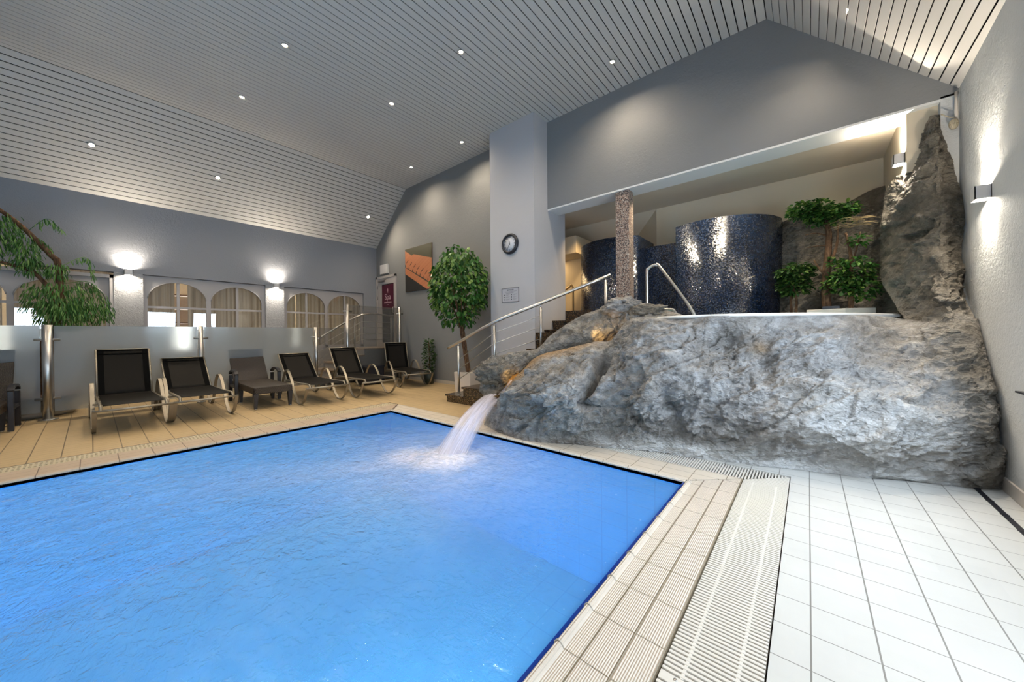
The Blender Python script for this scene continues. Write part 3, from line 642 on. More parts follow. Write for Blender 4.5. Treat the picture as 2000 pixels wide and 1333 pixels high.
for x,y in ((-3.6,-.1),(-2.11,1.6),(-5.285,0),(-6.95,-1.6),(-.9,3.2),(-.9,0),(-3.6,-2.5),(-1.2,-2.8)):
    spot('spot_light',(x,y,CZ-.05),(x,y,0),56,(1,.86,.68),128,.7,.035)
def sconce(loc,rz,label,p=9,ang=122,col=(1,.90,.74)):
    root=empty('wall_lamp',loc,rz); tag(root,label,'wall lamp','white up and down wall lamps')
    mb=MB()
    for q in ((0,.006,-.055,.055),(.079,.085,-.055,.055)): mb.box(q[0],q[1],q[2],q[3],-.052,.052)
    for q in ((-.055,-.049),(.049,.055)): mb.box(0,.085,q[0],q[1],-.052,.052)
    mb.build('housing',M['white_paint'],root)
    mb=MB(); mb.box(.012,.074,-.045,.045,-.012,.012); mb.build('bulb',emis('bulb_glow',(1,.88,.7),250),root)
    c=Vector((math.cos(rz),math.sin(rz),0))*.066; P0=Vector(loc)+c
    for s in (1,-1):
        spot('sconce_light',P0+Vector((0,0,.046*s)),P0+Vector((0,0,s))-c*.2,p*1.0,col,165,.4,.012)
        spot('sconce_beam',P0+Vector((0,0,.044*s)),P0+Vector((0,0,s))-c*.5,p*(5.5 if s>0 else 2.2),col,ang,1.0,.012)
sconce((XL,.452,2.362),0,'square white wall lamp over the pier between the weeping tree window and the middle window',13)
sconce((XL,2.81,2.350),0,'square white wall lamp over the pier beside the window nearest the door',13)
sconce((XR(4.55),4.55,2.245),PI,'square white wall lamp on the right wall beside the rock spire',15,88)
sconce((.785,5.55,2.98),PI,'white wall lamp half hidden behind the rock spire inside the whirlpool room',12,120)
# ------------------------------------------------------------------ rock (control points in metres)
FRONT=[
 [(-3.191,3.226,0.000),(-3.176,3.240,0.098),(-3.167,3.270,0.193),(-3.123,3.300,0.260)],
 [(-2.682,3.043,0.000),(-2.741,3.050,0.137),(-2.880,3.150,0.220),(-3.024,3.300,0.285)],
 [(-2.332,3.023,0.000),(-2.442,3.030,0.215),(-2.693,3.200,0.388),(-3.006,3.450,0.463)],
 [(-2.140,3.084,0.000),(-2.175,3.000,0.368),(-2.425,3.200,0.564),(-2.886,3.600,0.663)],
 [(-1.973,3.172,0.000),(-1.965,3.020,0.444),(-2.247,3.300,0.712),(-2.734,3.780,0.866)],
 [(-1.802,3.244,0.000),(-1.775,3.100,0.506),(-2.071,3.450,0.768),(-2.493,3.950,0.946)],
 [(-1.608,3.314,0.000),(-1.626,3.280,0.548),(-1.862,3.660,0.821),(-2.091,4.100,1.053)],
 [(-1.454,3.396,0.000),(-1.470,3.380,0.551),(-1.680,3.800,0.878),(-1.902,4.200,1.072)],
 [(-1.317,3.445,0.000),(-1.321,3.360,0.569),(-1.548,3.800,0.939),(-1.775,4.250,1.250)],
 [(-1.184,3.493,0.000),(-1.180,3.380,0.580),(-1.374,3.760,1.001),(-1.639,4.250,1.335)],
 [(-1.012,3.555,0.000),(-0.993,3.420,0.594),(-1.101,3.720,1.007),(-1.286,4.200,1.345)],
 [(-0.836,3.570,0.000),(-0.812,3.480,0.558),(-0.875,3.760,0.960),(-0.977,4.100,1.324)],
 [(-0.655,3.613,0.000),(-0.641,3.550,0.522),(-0.682,3.860,0.912),(-0.727,4.050,1.329)],
 [(-0.483,3.653,0.000),(-0.474,3.600,0.490),(-0.491,3.900,0.916),(-0.517,4.120,1.328)],
 [(-0.267,3.705,0.000),(-0.260,3.640,0.468),(-0.281,3.950,0.875),(-0.300,4.250,1.324)],
 [(-0.064,3.780,0.000),(-0.062,3.720,0.460),(-0.072,4.050,0.878),(-0.089,4.400,1.325)],
 [(0.128,3.839,0.000),(0.128,3.780,0.456),(0.125,4.150,0.858),(0.121,4.600,1.324)],
 [(0.311,3.894,0.000),(0.306,3.820,0.435),(0.328,4.280,0.836),(0.355,4.850,1.318)],
 [(0.486,3.960,0.000),(0.477,3.880,0.412),(0.521,4.350,0.798),(0.594,5.100,1.307)],
 [(0.643,4.038,0.000),(0.629,3.950,0.384),(0.680,4.350,0.766),(0.766,5.000,1.258)],
 [(0.789,4.087,0.000),(0.785,4.000,0.363),(0.832,4.300,0.743),(0.871,4.720,1.222)],
 [(0.933,4.147,0.000),(0.914,4.060,0.355),(0.952,4.280,0.716),(0.971,4.660,1.218)],
 [(1.037,4.198,0.000),(0.994,4.050,0.355),(1.020,4.220,0.655),(1.051,4.720,1.234)],
 [(1.104,4.253,0.000),(1.088,4.241,0.326),(1.091,4.338,0.646),(1.103,4.831,1.261)],
]
SPIRE=[
 [(0.757,5.050,1.191),(0.864,4.680,1.151),(0.958,4.600,1.150),(1.101,4.779,1.200)],
 [(0.716,5.500,1.414),(0.846,5.000,1.380),(0.934,4.750,1.362),(1.107,5.024,1.367)],
 [(0.650,5.850,1.731),(0.807,5.150,1.638),(0.925,4.850,1.593),(1.112,5.219,1.567)],
 [(0.645,5.950,2.102),(0.797,5.300,1.964),(0.929,4.980,1.887),(1.113,5.265,1.884)],
 [(0.663,5.950,2.518),(0.777,5.400,2.353),(0.921,5.030,2.227),(1.111,5.168,2.173)],
 [(0.691,5.900,2.781),(0.788,5.420,2.645),(0.931,5.080,2.499),(1.113,5.260,2.472)],
 [(0.798,5.750,2.932),(0.851,5.420,2.836),(0.938,5.120,2.726),(1.088,5.300,2.705)],
 [(0.873,5.600,3.029),(0.900,5.380,2.960),(0.949,5.180,2.880),(1.055,5.320,2.874)],
 [(0.899,5.500,3.180),(0.913,5.340,3.127),(0.951,5.240,3.075),(1.015,5.340,3.054)],
 [(0.948,5.440,3.306),(0.951,5.380,3.292),(0.960,5.340,3.265),(0.983,5.380,3.249)],
]
BACKROCK=[
 [(-0.459,6.500,1.227),(-0.100,6.300,1.218),(0.213,6.200,1.212),(0.492,6.100,1.206),(0.728,5.900,1.199),(0.876,5.600,1.194)],
 [(-0.465,6.600,1.694),(-0.101,6.450,1.655),(0.220,6.350,1.624),(0.509,6.300,1.598),(0.747,6.050,1.562),(0.892,5.700,1.470)],
 [(-0.406,6.700,2.322),(-0.100,6.550,2.252),(0.226,6.500,2.195),(0.518,6.400,2.135),(0.766,6.200,2.065),(0.909,5.800,1.866)],
 [(-0.347,6.800,2.722),(-0.072,6.650,2.636),(0.231,6.600,2.565),(0.532,6.550,2.563),(0.770,6.400,2.544),(0.925,5.900,2.276)],
 [(-0.299,6.850,2.850),(-0.032,6.850,2.938),(0.295,6.850,2.959),(0.465,6.850,2.990),(0.657,6.850,3.081),(0.790,6.750,3.082)],
]
GORGE=[
 [(-3.398,3.420,0.312),(-3.507,3.480,0.356),(-3.577,3.520,0.446),(-3.645,3.620,0.554)],
 [(-3.283,3.420,0.276),(-3.329,3.420,0.389),(-3.405,3.450,0.518),(-3.571,3.620,0.670)],
 [(-3.124,3.420,0.335),(-3.205,3.450,0.465),(-3.326,3.520,0.622),(-3.473,3.700,0.794)],
 [(-3.068,3.520,0.394),(-3.146,3.580,0.524),(-3.226,3.620,0.725),(-3.357,3.780,0.875)],
 [(-3.004,3.680,0.559),(-3.081,3.720,0.655),(-3.148,3.780,0.788),(-3.180,3.900,0.903)],
 [(-2.836,3.860,0.748),(-2.891,3.900,0.812),(-2.927,3.950,0.879),(-2.955,4.050,0.946)],
 [(-2.638,4.000,0.830),(-2.682,4.030,0.911),(-2.749,4.080,1.006),(-2.837,4.200,1.118)],
 [(-2.393,4.120,0.873),(-2.441,4.150,1.008),(-2.531,4.250,1.146),(-2.664,4.420,1.301)],
 [(-2.198,4.250,0.941),(-2.250,4.280,1.103),(-2.356,4.380,1.257),(-2.492,4.560,1.424)],
 [(-2.006,4.380,0.967),(-2.055,4.380,1.136),(-2.147,4.500,1.324),(-2.273,4.700,1.523)],
 [(-1.864,4.460,1.101),(-1.919,4.460,1.235),(-2.007,4.550,1.411),(-2.101,4.750,1.603)],
 [(-1.790,4.500,1.167),(-1.823,4.480,1.274),(-1.880,4.520,1.452),(-1.985,4.760,1.668)],
 [(-1.669,4.500,1.231),(-1.674,4.460,1.309),(-1.723,4.540,1.445),(-1.777,4.760,1.610)],
 [(-1.483,4.500,1.253),(-1.488,4.460,1.316),(-1.547,4.560,1.412),(-1.614,4.740,1.517)],
 [(-1.257,4.450,1.260),(-1.280,4.450,1.309),(-1.318,4.500,1.374),(-1.377,4.660,1.447)],
 [(-1.010,4.350,1.241),(-1.023,4.360,1.276),(-1.038,4.380,1.312),(-1.111,4.500,1.354)],
]
CHAN=[
 [(-3.272,3.360,0.314),(-3.124,3.420,0.389),(-3.075,3.550,0.499),(-3.001,3.700,0.682),(-2.807,3.880,0.831),(-2.536,4.030,0.887),(-2.145,4.220,0.997),(-1.952,4.340,1.049),(-1.826,4.420,1.200)],
]
WEEP_TRUNK=[(-8.900,-0.498,0.274),(-8.900,-0.477,0.543),(-8.900,-0.475,0.854),(-8.900,-0.444,1.125),(-8.900,-0.331,1.464),(-8.900,-0.304,1.720),(-8.900,-0.323,2.305),(-8.900,-0.380,2.422),(-8.900,-0.564,2.698),(-8.900,-0.714,2.892),(-8.900,-0.890,3.067)]
WEEP_BR=[(-8.900,-0.344,1.638),(-8.900,-0.427,1.946),(-8.900,-0.533,2.128),(-8.900,-0.618,2.193),(-8.900,-0.835,2.259),(-8.900,-0.958,2.270)]
MAIN_TREE=[(0.189,6.050,1.446),(0.175,6.050,1.670),(0.181,6.050,1.931),(0.196,6.050,2.125),(0.207,6.050,2.384),(0.193,6.050,2.517),(0.173,6.050,2.619)]
T2=[(0.199,6.000,1.890),(0.228,6.000,2.048),(0.276,6.000,2.233),(0.291,6.000,2.486)]
T3=[(0.391,5.950,1.425),(0.401,5.950,1.705),(0.406,5.950,1.953),(0.393,5.950,2.142),(0.357,5.950,2.367)]
T4=[(-0.151,6.150,1.427),(-0.161,6.150,1.637),(-0.139,6.150,1.774)]
def cat(a,b,c,d,t): return .5*((2*b)+(c-a)*t+(2*a-5*b+4*c-d)*t*t+(3*b-a-3*c+d)*t**3)
def resample(pts,n,loop=False):
    pts=[Vector(p) for p in pts]; m=len(pts)-1; o=[]
    for i in range(n+1):
        u=i/n*m; k=min(int(u),m-1); t=u-k
        a=pts[k-1] if k>0 else 2*pts[0]-pts[1]; d=pts[k+2] if k+2<=m else 2*pts[m]-pts[m-1]
        o.append(cat(a,pts[k],pts[k+1],d,t))
    return o
def ridged(p,oct=5):
    v=0;a=1;f=1;w=0
    for k in range(oct):
        n=1-abs(noise.noise(p*f+Vector((k*7.1,k*3.3,k*1.7)))*2); v+=a*n*n; w+=a; a*=.5; f*=2.1
    return v/w
def facet(p,s):
    # blocky voronoi step: fractured slabs
    d,pt=noise.voronoi(p*s); q=noise.cell_vector(pt[0]*3.7+Vector((.5,.5,.5))); q=q-Vector((.5,.5,.5)) if max(q)>1e-9 and min(q)>=0 else q
    return q.dot(p*s-pt[0])*1.6+q.x*.45
def rock(name,ctrl,nu,nv,amp,backs,mask=None,label=None,edge_keep=.25,flip=False,wall=None,extra=None,top_keep=None):
    # ctrl: list of columns (each bottom -> top)
    cols=[resample(c,nv) for c in ctrl]
    G=[]
    for j in range(nv+1):
        row=resample([c[j] for c in cols],nu); G.append(row)
    Nn=[[None]*(nu+1) for _ in range(nv+1)]
    for j in range(nv+1):
        for i in range(nu+1):
            du=G[j][min(i+1,nu)]-G[j][max(i-1,0)]; dv=G[min(j+1,nv)][i]-G[max(j-1,0)][i]
            n=du.cross(dv); n=n.normalized() if n.length>1e-9 else Vector((0,-1,0))
            if n.y>0 and abs(n.y)>.15: n=-n
            elif abs(n.y)<=.15 and n.z<0: n=-n
            Nn[j][i]=n
    D=[]
    for j in range(nv+1):
        r=[]
        for i in range(nu+1):
            p=G[j][i]; q=Matrix.Rotation(R(28),3,'Y')@p; q=Vector((q.x,q.y,q.z*1.9))
            e=min(1,(edge_keep if j<nv/2 or top_keep is None else top_keep)+min(j/nv,1-j/nv)*5)*min(1,edge_keep+min(i/nu,1-i/nu)*9)
            h=(ridged(q*1.15)-.55)*1.2+.75*facet(q+Vector((0,0,3)),1.25)+.50*facet(q+Vector((5,1,3)),2.9)+.42*(ridged(q*3.6+Vector((9,2,4)))-.5)+.26*facet(q,6.5)+.16*noise.noise(q*15)+.12*noise.noise(q*34)
            if extra: h+=extra(p)
            v=p+Nn[j][i]*(h*amp*e)
            if wall is not None and v.x>XR(v.y)-.004: v.x=XR(v.y)-.004
            r.append(v)
        D.append(r)
    nfront=len(D)
    for b in backs:   # rows behind the crest close the body
        D.append([ (Vector((v.x+b[0],v.y+b[1],(v.z+b[2]) if b[3] is None else b[3])) ) for v in D[nfront-1]])
    mb=MB(); mb.grid(D,smooth=False); 
    o=mb.build(name,M['rock'],fix=False); me=o.data
    for pl in me.polygons: pl.use_smooth=True
    ao=me.color_attributes.new('ochre','FLOAT_COLOR','POINT'); ae=me.color_attributes.new('earth','FLOAT_COLOR','POINT'); al=me.color_attributes.new('lime','FLOAT_COLOR','POINT')
    W=nu+1
    for k,v in enumerate(me.vertices):
        j,i=divmod(k,W); oc,ea,li=mask(i/nu,j/nv,v.co) if mask else (0,0,0)
        ao.data[k].color=(oc,oc,oc,1); ae.data[k].color=(ea,ea,ea,1); al.data[k].color=(li,li,li,1)
    return o
def m_front(u,v,p):
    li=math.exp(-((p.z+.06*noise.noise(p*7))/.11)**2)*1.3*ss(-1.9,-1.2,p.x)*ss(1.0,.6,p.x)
    li=min(1,max(li,.5*ss(-.2,.2,p.x)*ss(1.0,.7,p.x)*math.exp(-((p.z-.35)/.35)**2)))  # broad pale patch paints in daylight on the right; lime only at foot
    ea=max(ss(.70,1.0,p.x)*.8, .35*math.exp(-((p.z-.15)/.22)**2) if -2.2<p.x<-.2 else 0, ss(-1.5,-.9,p.x)*.0)  # right end browned to paint in its grazing shade; low band is brown rock
    oc=.75*ss(.86,1.0,v)*ss(.30,.22,u) if v<=1 else 0
    oc=max(oc,.5*math.exp(-((p.x+.35)**2+(p.z-1.0)**2)/.006))
    return oc,ea,li
def g2(x,z,cx,cz,sx,sz): return math.exp(-((x-cx)/sx)**2-((z-cz)/sz)**2)
def x_front(p):
    x,z=p.x,p.z; h=0
    h+=1.5*g2(x,z,-1.35,1.05,.38,.30)-2.4*g2(x,z,-.62,1.12,.17,.20)-1.3*g2(x,z,-.27,.98,.09,.24)
    h+=.8*g2(x,z,.05,1.0,.22,.20)-2.6*math.exp(-((x+1.72+.25*(z-.6))/.05)**2)*ss(.28,.45,z)*ss(.98,.86,z)
    h+=1.0*g2(x,z,-.05,.45,.5,.22)-1.0*math.exp(-((x+.95+.25*(z-.3))/.06)**2)*ss(.08,.2,z)*ss(.75,.55,z)
    h+=.9*g2(x,z,-2.6,.35,.25,.22)-.8*math.exp(-((x+2.25-.2*z)/.05)**2)*ss(.5,.35,z)
    h+=1.0*math.exp(-((z-.62+.35*(x-.2))/.07)**2)*ss(-.3,.0,x)*ss(.9,.6,x)
    return h
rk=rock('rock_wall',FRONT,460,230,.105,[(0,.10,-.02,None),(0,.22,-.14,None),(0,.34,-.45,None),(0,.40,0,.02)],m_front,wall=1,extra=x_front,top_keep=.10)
tag(rk,'huge grey artificial rock face carrying the raised whirlpool beside the pool','rock')
o=rock('rock_spire',list(map(list,zip(*SPIRE))),130,260,.075,[(.04,.06,.02,None),(.05,.12,-.1,None)],lambda u,v,p:(0,.70+.30*ss(1.2,2.0,p.z),0),wall=1)
tag(o,'tall pointed brown grey rock spire climbing the corner at the right wall','rock')
o=rock('rock_backdrop',list(map(list,zip(*BACKROCK))),150,120,.06,[(0,.03,-.02,None)],lambda u,v,p:(0,.95,0))
tag(o,'dark brown rock bank behind the trees at the back of the whirlpool','rock')
def m_gorge(u,v,p):
    oc=max(0,1-v*2.6)*.95*(.35+.65*max(math.exp(-((u-.62)/.13)**2),math.exp(-((u-.22)/.14)**2)))  # ochre strongest low down and at two spots along the channel
    return min(1,oc),.55,0
GORGE=[[(c[0][0],c[0][1]+.16,c[0][2]-.14)]+c[1:] for c in GORGE]
o=rock('rock_bank',GORGE,300,110,.085,[(0,.08,.0,None),(0,.2,-.12,None),(.0,.28,-.5,None)],m_gorge,edge_keep=.35)
tag(o,'craggy rock bank on the far side of the cascade channel, capped by a round knob','rock')
def boulder(c,r,label,ea=.3,oc=0,seed=0,rot=0):
    mb=MB(); b=bmesh.ops.create_icosphere(mb.bm,subdivisions=5,radius=1)
    Rm=Matrix.Rotation(rot,3,'Z')
    for v in mb.bm.verts:
        p=v.co.copy(); q=Vector((p.x,p.y,p.z*1.5))*1.1+Vector((seed,seed*2,1)); k=1+.28*facet(q,1.3)+.16*facet(q,3.3)+.22*(ridged(q*1.6)-.5)+.05*noise.noise(q*9)
        v.co=Vector(c)+Rm@Vector((p.x*r[0]*k,p.y*r[1]*k,p.z*r[2]*k))
    for f in mb.bm.faces: f.smooth=True
    o=mb.build('boulder',M['rock'],fix=False); me=o.data
    for nm,val in (('ochre',oc),('earth',ea),('lime',0)):
        a=me.color_attributes.new(nm,'FLOAT_COLOR','POINT')
        for k,v in enumerate(me.vertices):
            x=val if nm!='ochre' else oc*ss(c[2],c[2]-r[2]*.8,v.co.z); a.data[k].color=(x,x,x,1)
    return tag(o,label,'rock')
boulder((-1.93,4.66,1.50),(.25,.20,.145),'rounded blue grey boulder crowning the rock bank in front of the stone post',.1,.3,3,.5)
boulder((-1.62,4.66,1.42),(.26,.17,.12),'brown boulder lying right of the rounded one at the foot of the grab rails',.9,.2,8,.3)
boulder((-3.33,3.62,.62),(.27,.20,.20),'brown craggy boulder overhanging the spout on the left, by the lowest steps',.85,.8,5,.6)
boulder((-3.06,3.66,.13),(.22,.20,.22),'low dark boulder on the floor under the spout of the cascade',.8,0,11,0)
# channel bed + cascade water
ch=resample(CHAN[0],40)
mb=MB(); rows=[]
for k,p in enumerate(ch):
    t=(ch[min(k+1,40)]-ch[max(k-1,0)]).normalized(); s=t.cross(Vector((0,0,1))).normalized(); w=.16
    rows.append([p+s*w*a+Vector((0,0,-.10+.10*abs(a)**2)) for a in [x/6 for x in range(-6,7)]])
vs=mb.grid(rows); o=mb.build('channel_bed',M['rock'],fix=False)
me=o.data; a=me.color_attributes.new('ochre','FLOAT_COLOR','POINT')
for k in range(len(me.vertices)): a.data[k].color=(1,1,1,1)
tag(o,'ochre stained stone channel down which the water runs','rock')
root=empty('waterfall',(-3.15,3.30,.33)); tag(root,'milky stream of water pouring from the rock spout into the pool','waterfall')
def ribbon(pts,widths,name,th=.02):
    pts=[Vector(p) for p in pts]; n=len(pts); mb=MB(); rows=[];uvs=[]
    for k,p in enumerate(pts):
        t=(pts[min(k+1,n-1)]-pts[max(k-1,0)]).normalized(); s=t.cross(Vector((0,0,1))).normalized(); nn=s.cross(t); w=widths(k/(n-1)); r=[]
        for i in range(17):
            a=i/8-1; r.append(p+s*w*a+nn*(th*(1-a*a)+.006*math.sin(9*a+k*.15)))
        rows.append(r)
    mb.grid(rows); o=mb.build(name,M['fall'],root,fix=False); o.matrix_parent_inverse=Matrix.Translation(-root.location)
    uv=o.data.uv_layers.new(name='UVMap')
    for pl in o.data.polygons:
        for li in pl.loop_indices:
            vi=o.data.loops[li].vertex_index; j,i=divmod(vi,17); uv.data[li].uv=(i/16,j/(n-1)*2)
    return o
A=Vector((-3.15,3.34,.35)); B=Vector((-2.72,2.20,-.05)); arc=[]
for k in range(33):
    t=k/32; arc.append(Vector((A.x+(B.x-A.x)*t,A.y+(B.y-A.y)*t,A.z+(B.z-A.z)*(t*.18+.82*t*t))))
ribbon(arc,lambda t:.105+.045*t,'stream',.035)
ribbon([p+Vector((.05,.05,-.02)) for p in arc],lambda t:.085+.06*t,'stream_veil',.02)
up=[p+Vector((0,0,-.075)) for p in ch[::-1]][-14:]+[A+Vector((0,0,.005))]
ribbon(up,lambda t:.075+.03*t,'upper_run',.012)
# ------------------------------------------------------------------ whirlpool room
mb=MB()
mb.box(-6.2,.985,5.73,6.89,3.5,3.6,0)
mb.prism([(-6.2,6.89,3.5),(-2.19,6.89,3.5),(-2.19,8.8,2.5),(-6.2,8.8,2.5)],(0,0,.1),0)
struct(mb.build('ceiling',simple('spa_ceiling_paint',(.66,.56,.43),.8)))
mb=MB(); mb.box(-2.19,1.0,6.89,7.0,0,3.5); mb.prism([(-2.19,6.89,0),(-2.19,7.0,0),(-3.3,8.11,0),(-3.38,8.04,0)],(0,0,3.5)); mb.box(-6.3,-3.3,8.0,8.1,0,3.6); mb.box(-6.3,-6.2,5.6,8.1,0,3.6); mb.box(-6.2,-4.7,5.62,5.72,0,3.6); mb.box(-6.2,-3.75,7.15,7.2,1.6,2.86)
struct(mb.build('wall_spa',M['spa_wall']))
mb=MB(); mb.box(.785,1.02,5.95,7.0,1.0,3.5); mb.box(.785,1.02,5.44,5.95,2.80,3.5); struct(mb.build('wall_spa_right',M['spa_wall']))
mb=MB(); mb.box(-6.2,-3.72,6.55,8.0,2.86,3.22); struct(mb.build('trim_4',M['spa_wall']))
mb=MB(); mb.prism([(-3.62,4.95,1.05),(-2.5,4.95,1.05),(-1.5,4.72,1.05),(-.9,4.62,1.05),(.0,4.85,1.05),(.5,5.3,1.05),(.785,5.75,1.05),(.785,6.89,1.05),(-3.62,6.89,1.05)],(0,0,.13)); struct(mb.build('floor',M['step']))
mb=MB(); mb.box(-6.2,-3.0,5.96,8.0,1.3,1.60); struct(mb.build('floor',M['step']))
# mosaic cabins
def cabin(c,r,y_cut,label,a0,a1,zt=2.85,xcut=None):
    pts=[]; n=56
    for k in range(n+1):
        a=a0+(a1-a0)*k/n; pts.append((c[0]+r*math.cos(a),c[1]+r*math.sin(a)))
    mb=MB(); zb=1.18; poly=pts+[(pts[-1][0],6.88),(pts[0][0],6.88)]
    vs=[]; bm=mb.bm; uvl=bm.loops.layers.uv.new('UVMap'); acc=0; lens=[0]
    for k in range(len(poly)-1): acc+=math.dist(poly[k],poly[k+1]); lens.append(acc)
    lens.append(acc+math.dist(poly[-1],poly[0]))
    bot=[bm.verts.new((x,y,zb)) for x,y in poly]; top=[bm.verts.new((x,y,zt)) for x,y in poly]; m=len(poly)
    for k in range(m):
        f=bm.faces.new((bot[k],bot[(k+1)%m],top[(k+1)%m],top[k])); f.smooth=(k<n)
        for l,(u,v) in zip(f.loops,((lens[k],0),(lens[k+1],0),(lens[k+1],zt-zb),(lens[k],zt-zb))): l[uvl].uv=(u,v)
    f=bm.faces.new(top); 
    for l in f.loops: l[uvl].uv=(l.vert.co.x,l.vert.co.y)
    bm.normal_update()
    o=mb.build('mosaic_cabin',M['mosaic'],fix=False)
    # consistent outward normals
    bm2=bmesh.new(); bm2.from_mesh(o.data); bmesh.ops.recalc_face_normals(bm2,faces=bm2.faces); bm2.to_mesh(o.data); bm2.free()
    return tag(o,label,'shower cabin')
cabin((-1.15,6.77),.87,0,'large curved cabin of dark blue glass mosaic right of the dark niche',R(237),R(350))
cabin((-2.76,6.74),.84,0,'smaller curved cabin of dark blue mosaic behind the stone post',R(180),R(308))
mb=MB(); 
bm=mb.bm; uvl=bm.loops.layers.uv.new('UVMap'); f=bm.faces.new([bm.verts.new(p) for p in ((-2.3,6.44,1.18),(-1.5,6.44,1.18),(-1.5,6.44,2.70),(-2.3,6.44,2.70))])
for l in f.loops: l[uvl].uv=(l.vert.co.x,l.vert.co.z)
f=bm.faces.new([bm.verts.new(p) for p in ((-2.3,6.44,2.70),(-1.5,6.44,2.70),(-1.5,6.88,2.70),(-2.3,6.88,2.70))])
for l in f.loops: l[uvl].uv=(l.vert.co.x,l.vert.co.y)
struct(mb.build('wall_niche',M['mosaic'],fix=False))
# stone post
root=empty('stone_post',(-2.24,5.5,1.18)); tag(root,'square speckled granite post carrying the gable beam','post')
mb=MB(); mb.box(-.115,.105,-.10,.10,0,2.24); mb.build('shaft',M['granite'],root,bevel=.012)
# whirlpool rim
rimp=smooth_pts([(-1.75,4.55,0),(-1.25,4.16,0),(-.72,4.09,0),(-.30,4.24,0),(.08,4.55,0),(.46,5.08,0),(.76,5.72,0),(.62,6.05,0),(.1,6.0,0),(-.7,5.75,0),(-1.5,5.45,0),(-1.85,5.0,0),(-1.75,4.55,0)],8)[:-1]
root=empty('whirlpool',(-.5,5.0,1.30)); tag(root,'raised whirlpool tub with a thin white rim on top of the rock','whirlpool')
def ringmesh(pts,prof,name,mat):
    ctr=Vector((-.5,5.0,0)); mb=MB(); rows=[]
    for off,z in prof:
        r=[]
        for p in pts:
            d=(p-ctr).normalized(); q=p-ctr+d*off; r.append((q.x,q.y,z))
        rows.append(r)
    mb.grid(rows,closed=True); return mb.build(name,mat,root)
acr=simple('white_acrylic',(.78,.77,.74),.25)
ringmesh(rimp,[(-.10,-.09),(-.09,.03),(-.06,.045),(.01,.045),(.022,.038),(.022,.020),(-.02,.010)],'rim',acr)
mb=MB(); mb.face([((p.x+.5)*.96,(p.y-5)*.96,0.0) for p in rimp]); mb.build('water',simple('whirlpool_water',(.15,.35,.45),.05),root)
mb=MB(); mb.prism([(-.015,.95,-.05),(.345,.86,-.05),(.62,1.0,-.05),(.55,1.5,-.05),(.0,1.4,-.05)],(0,0,.17)); o=mb.build('planter_box',M['foil'],loc=(0,5.0,1.32),bevel=.006); tag(o,'low cream planter block behind the whirlpool rim under the trees','planter')
mb=MB(); mb.box(.135,.30,5.90,5.99,1.442,1.475); tag(mb.build('speaker_box',M['black'],bevel=.004),'flat black box lying on the cream planter block','box')
# rails of the whirlpool
root=empty('grab_rail',(-1.7,4.9,1.2)); tag(root,'large bent stainless grab rail rising at the whirlpool entry','handrail')
pts=[(-1.79,5.2,1.19),(-1.79,5.2,2.02),(-1.775,5.2,2.08),(-1.72,5.2,2.125),(-1.655,5.2,2.125),(-1.60,5.2,2.08),(-1.175,5.2,1.42),(-1.165,5.2,1.19)]
mb=MB(); mb.tube(smooth_pts(pts,4),.020,12); o=mb.build('tube',M['steel'],root); o.matrix_parent_inverse=Matrix.Translation(-root.location)
root=empty('grab_rail',(-1.5,4.95,1.2)); tag(root,'low stainless grab rail just showing over the rock beside the tall one','handrail')
mb=MB(); mb.tube(smooth_pts([(-1.75,5.0,1.19),(-1.72,5.0,1.44),(-1.66,5.0,1.475),(-1.42,5.0,1.475),(-1.36,5.0,1.44),(-1.28,5.0,1.30),(-1.28,5.0,1.19)],4),.018,10); o=mb.build('tube',M['steel'],root); o.matrix_parent_inverse=Matrix.Translation(-root.location)
root=empty('grab_rail',(-3.85,6.6,1.6)); tag(root,'brass coloured rail end in the corridor behind the pillar','handrail')
mb=MB(); mb.tube(smooth_pts([(-5.0,6.62,1.68),(-4.0,6.6,2.12),(-3.90,6.6,2.19),(-3.85,6.6,2.17),(-3.83,6.6,2.05),(-3.83,6.6,1.60)],5),.02,10); o=mb.build('tube',simple('warm_metal',(.55,.40,.22),.3,1),root); o.matrix_parent_inverse=Matrix.Translation(-root.location)
# ------------------------------------------------------------------ granite stair by the pillar
root=empty('staircase',(-4.2,4.2,0)); tag(root,'dark brown granite stair rising from the pool deck towards the whirlpool','stairs')
def addstep(x0,x1,y0,y1,z0,z1,front):
    mb=MB(); mb.box(x0,x1,y0,y1,z0,z1-.03); 
    if front=='x': mb.box(x0-.025,x1,y0-.02,y1,z1-.03,z1)
    else: mb.box(x0-.0,x1,y0-.025,y1,z1-.03,z1)
    o=mb.build('step',M['step'],root,bevel=.003); o.matrix_parent_inverse=Matrix.Translation(-root.location)
for k in range(4): addstep(-4.80+.42*k,-4.38+.42*k if k<3 else -3.2,3.95,4.50,.0,.13+.16*k,'x')
for k,(y,z) in enumerate(((4.50,.75),(4.72,.91),(4.98,1.07),(5.25,1.235),(5.51,1.40))): addstep(-3.630,-2.6,y,(4.72,4.98,5.25,5.51,5.95)[k],.0 if k<3 else z-.16,z,'y')
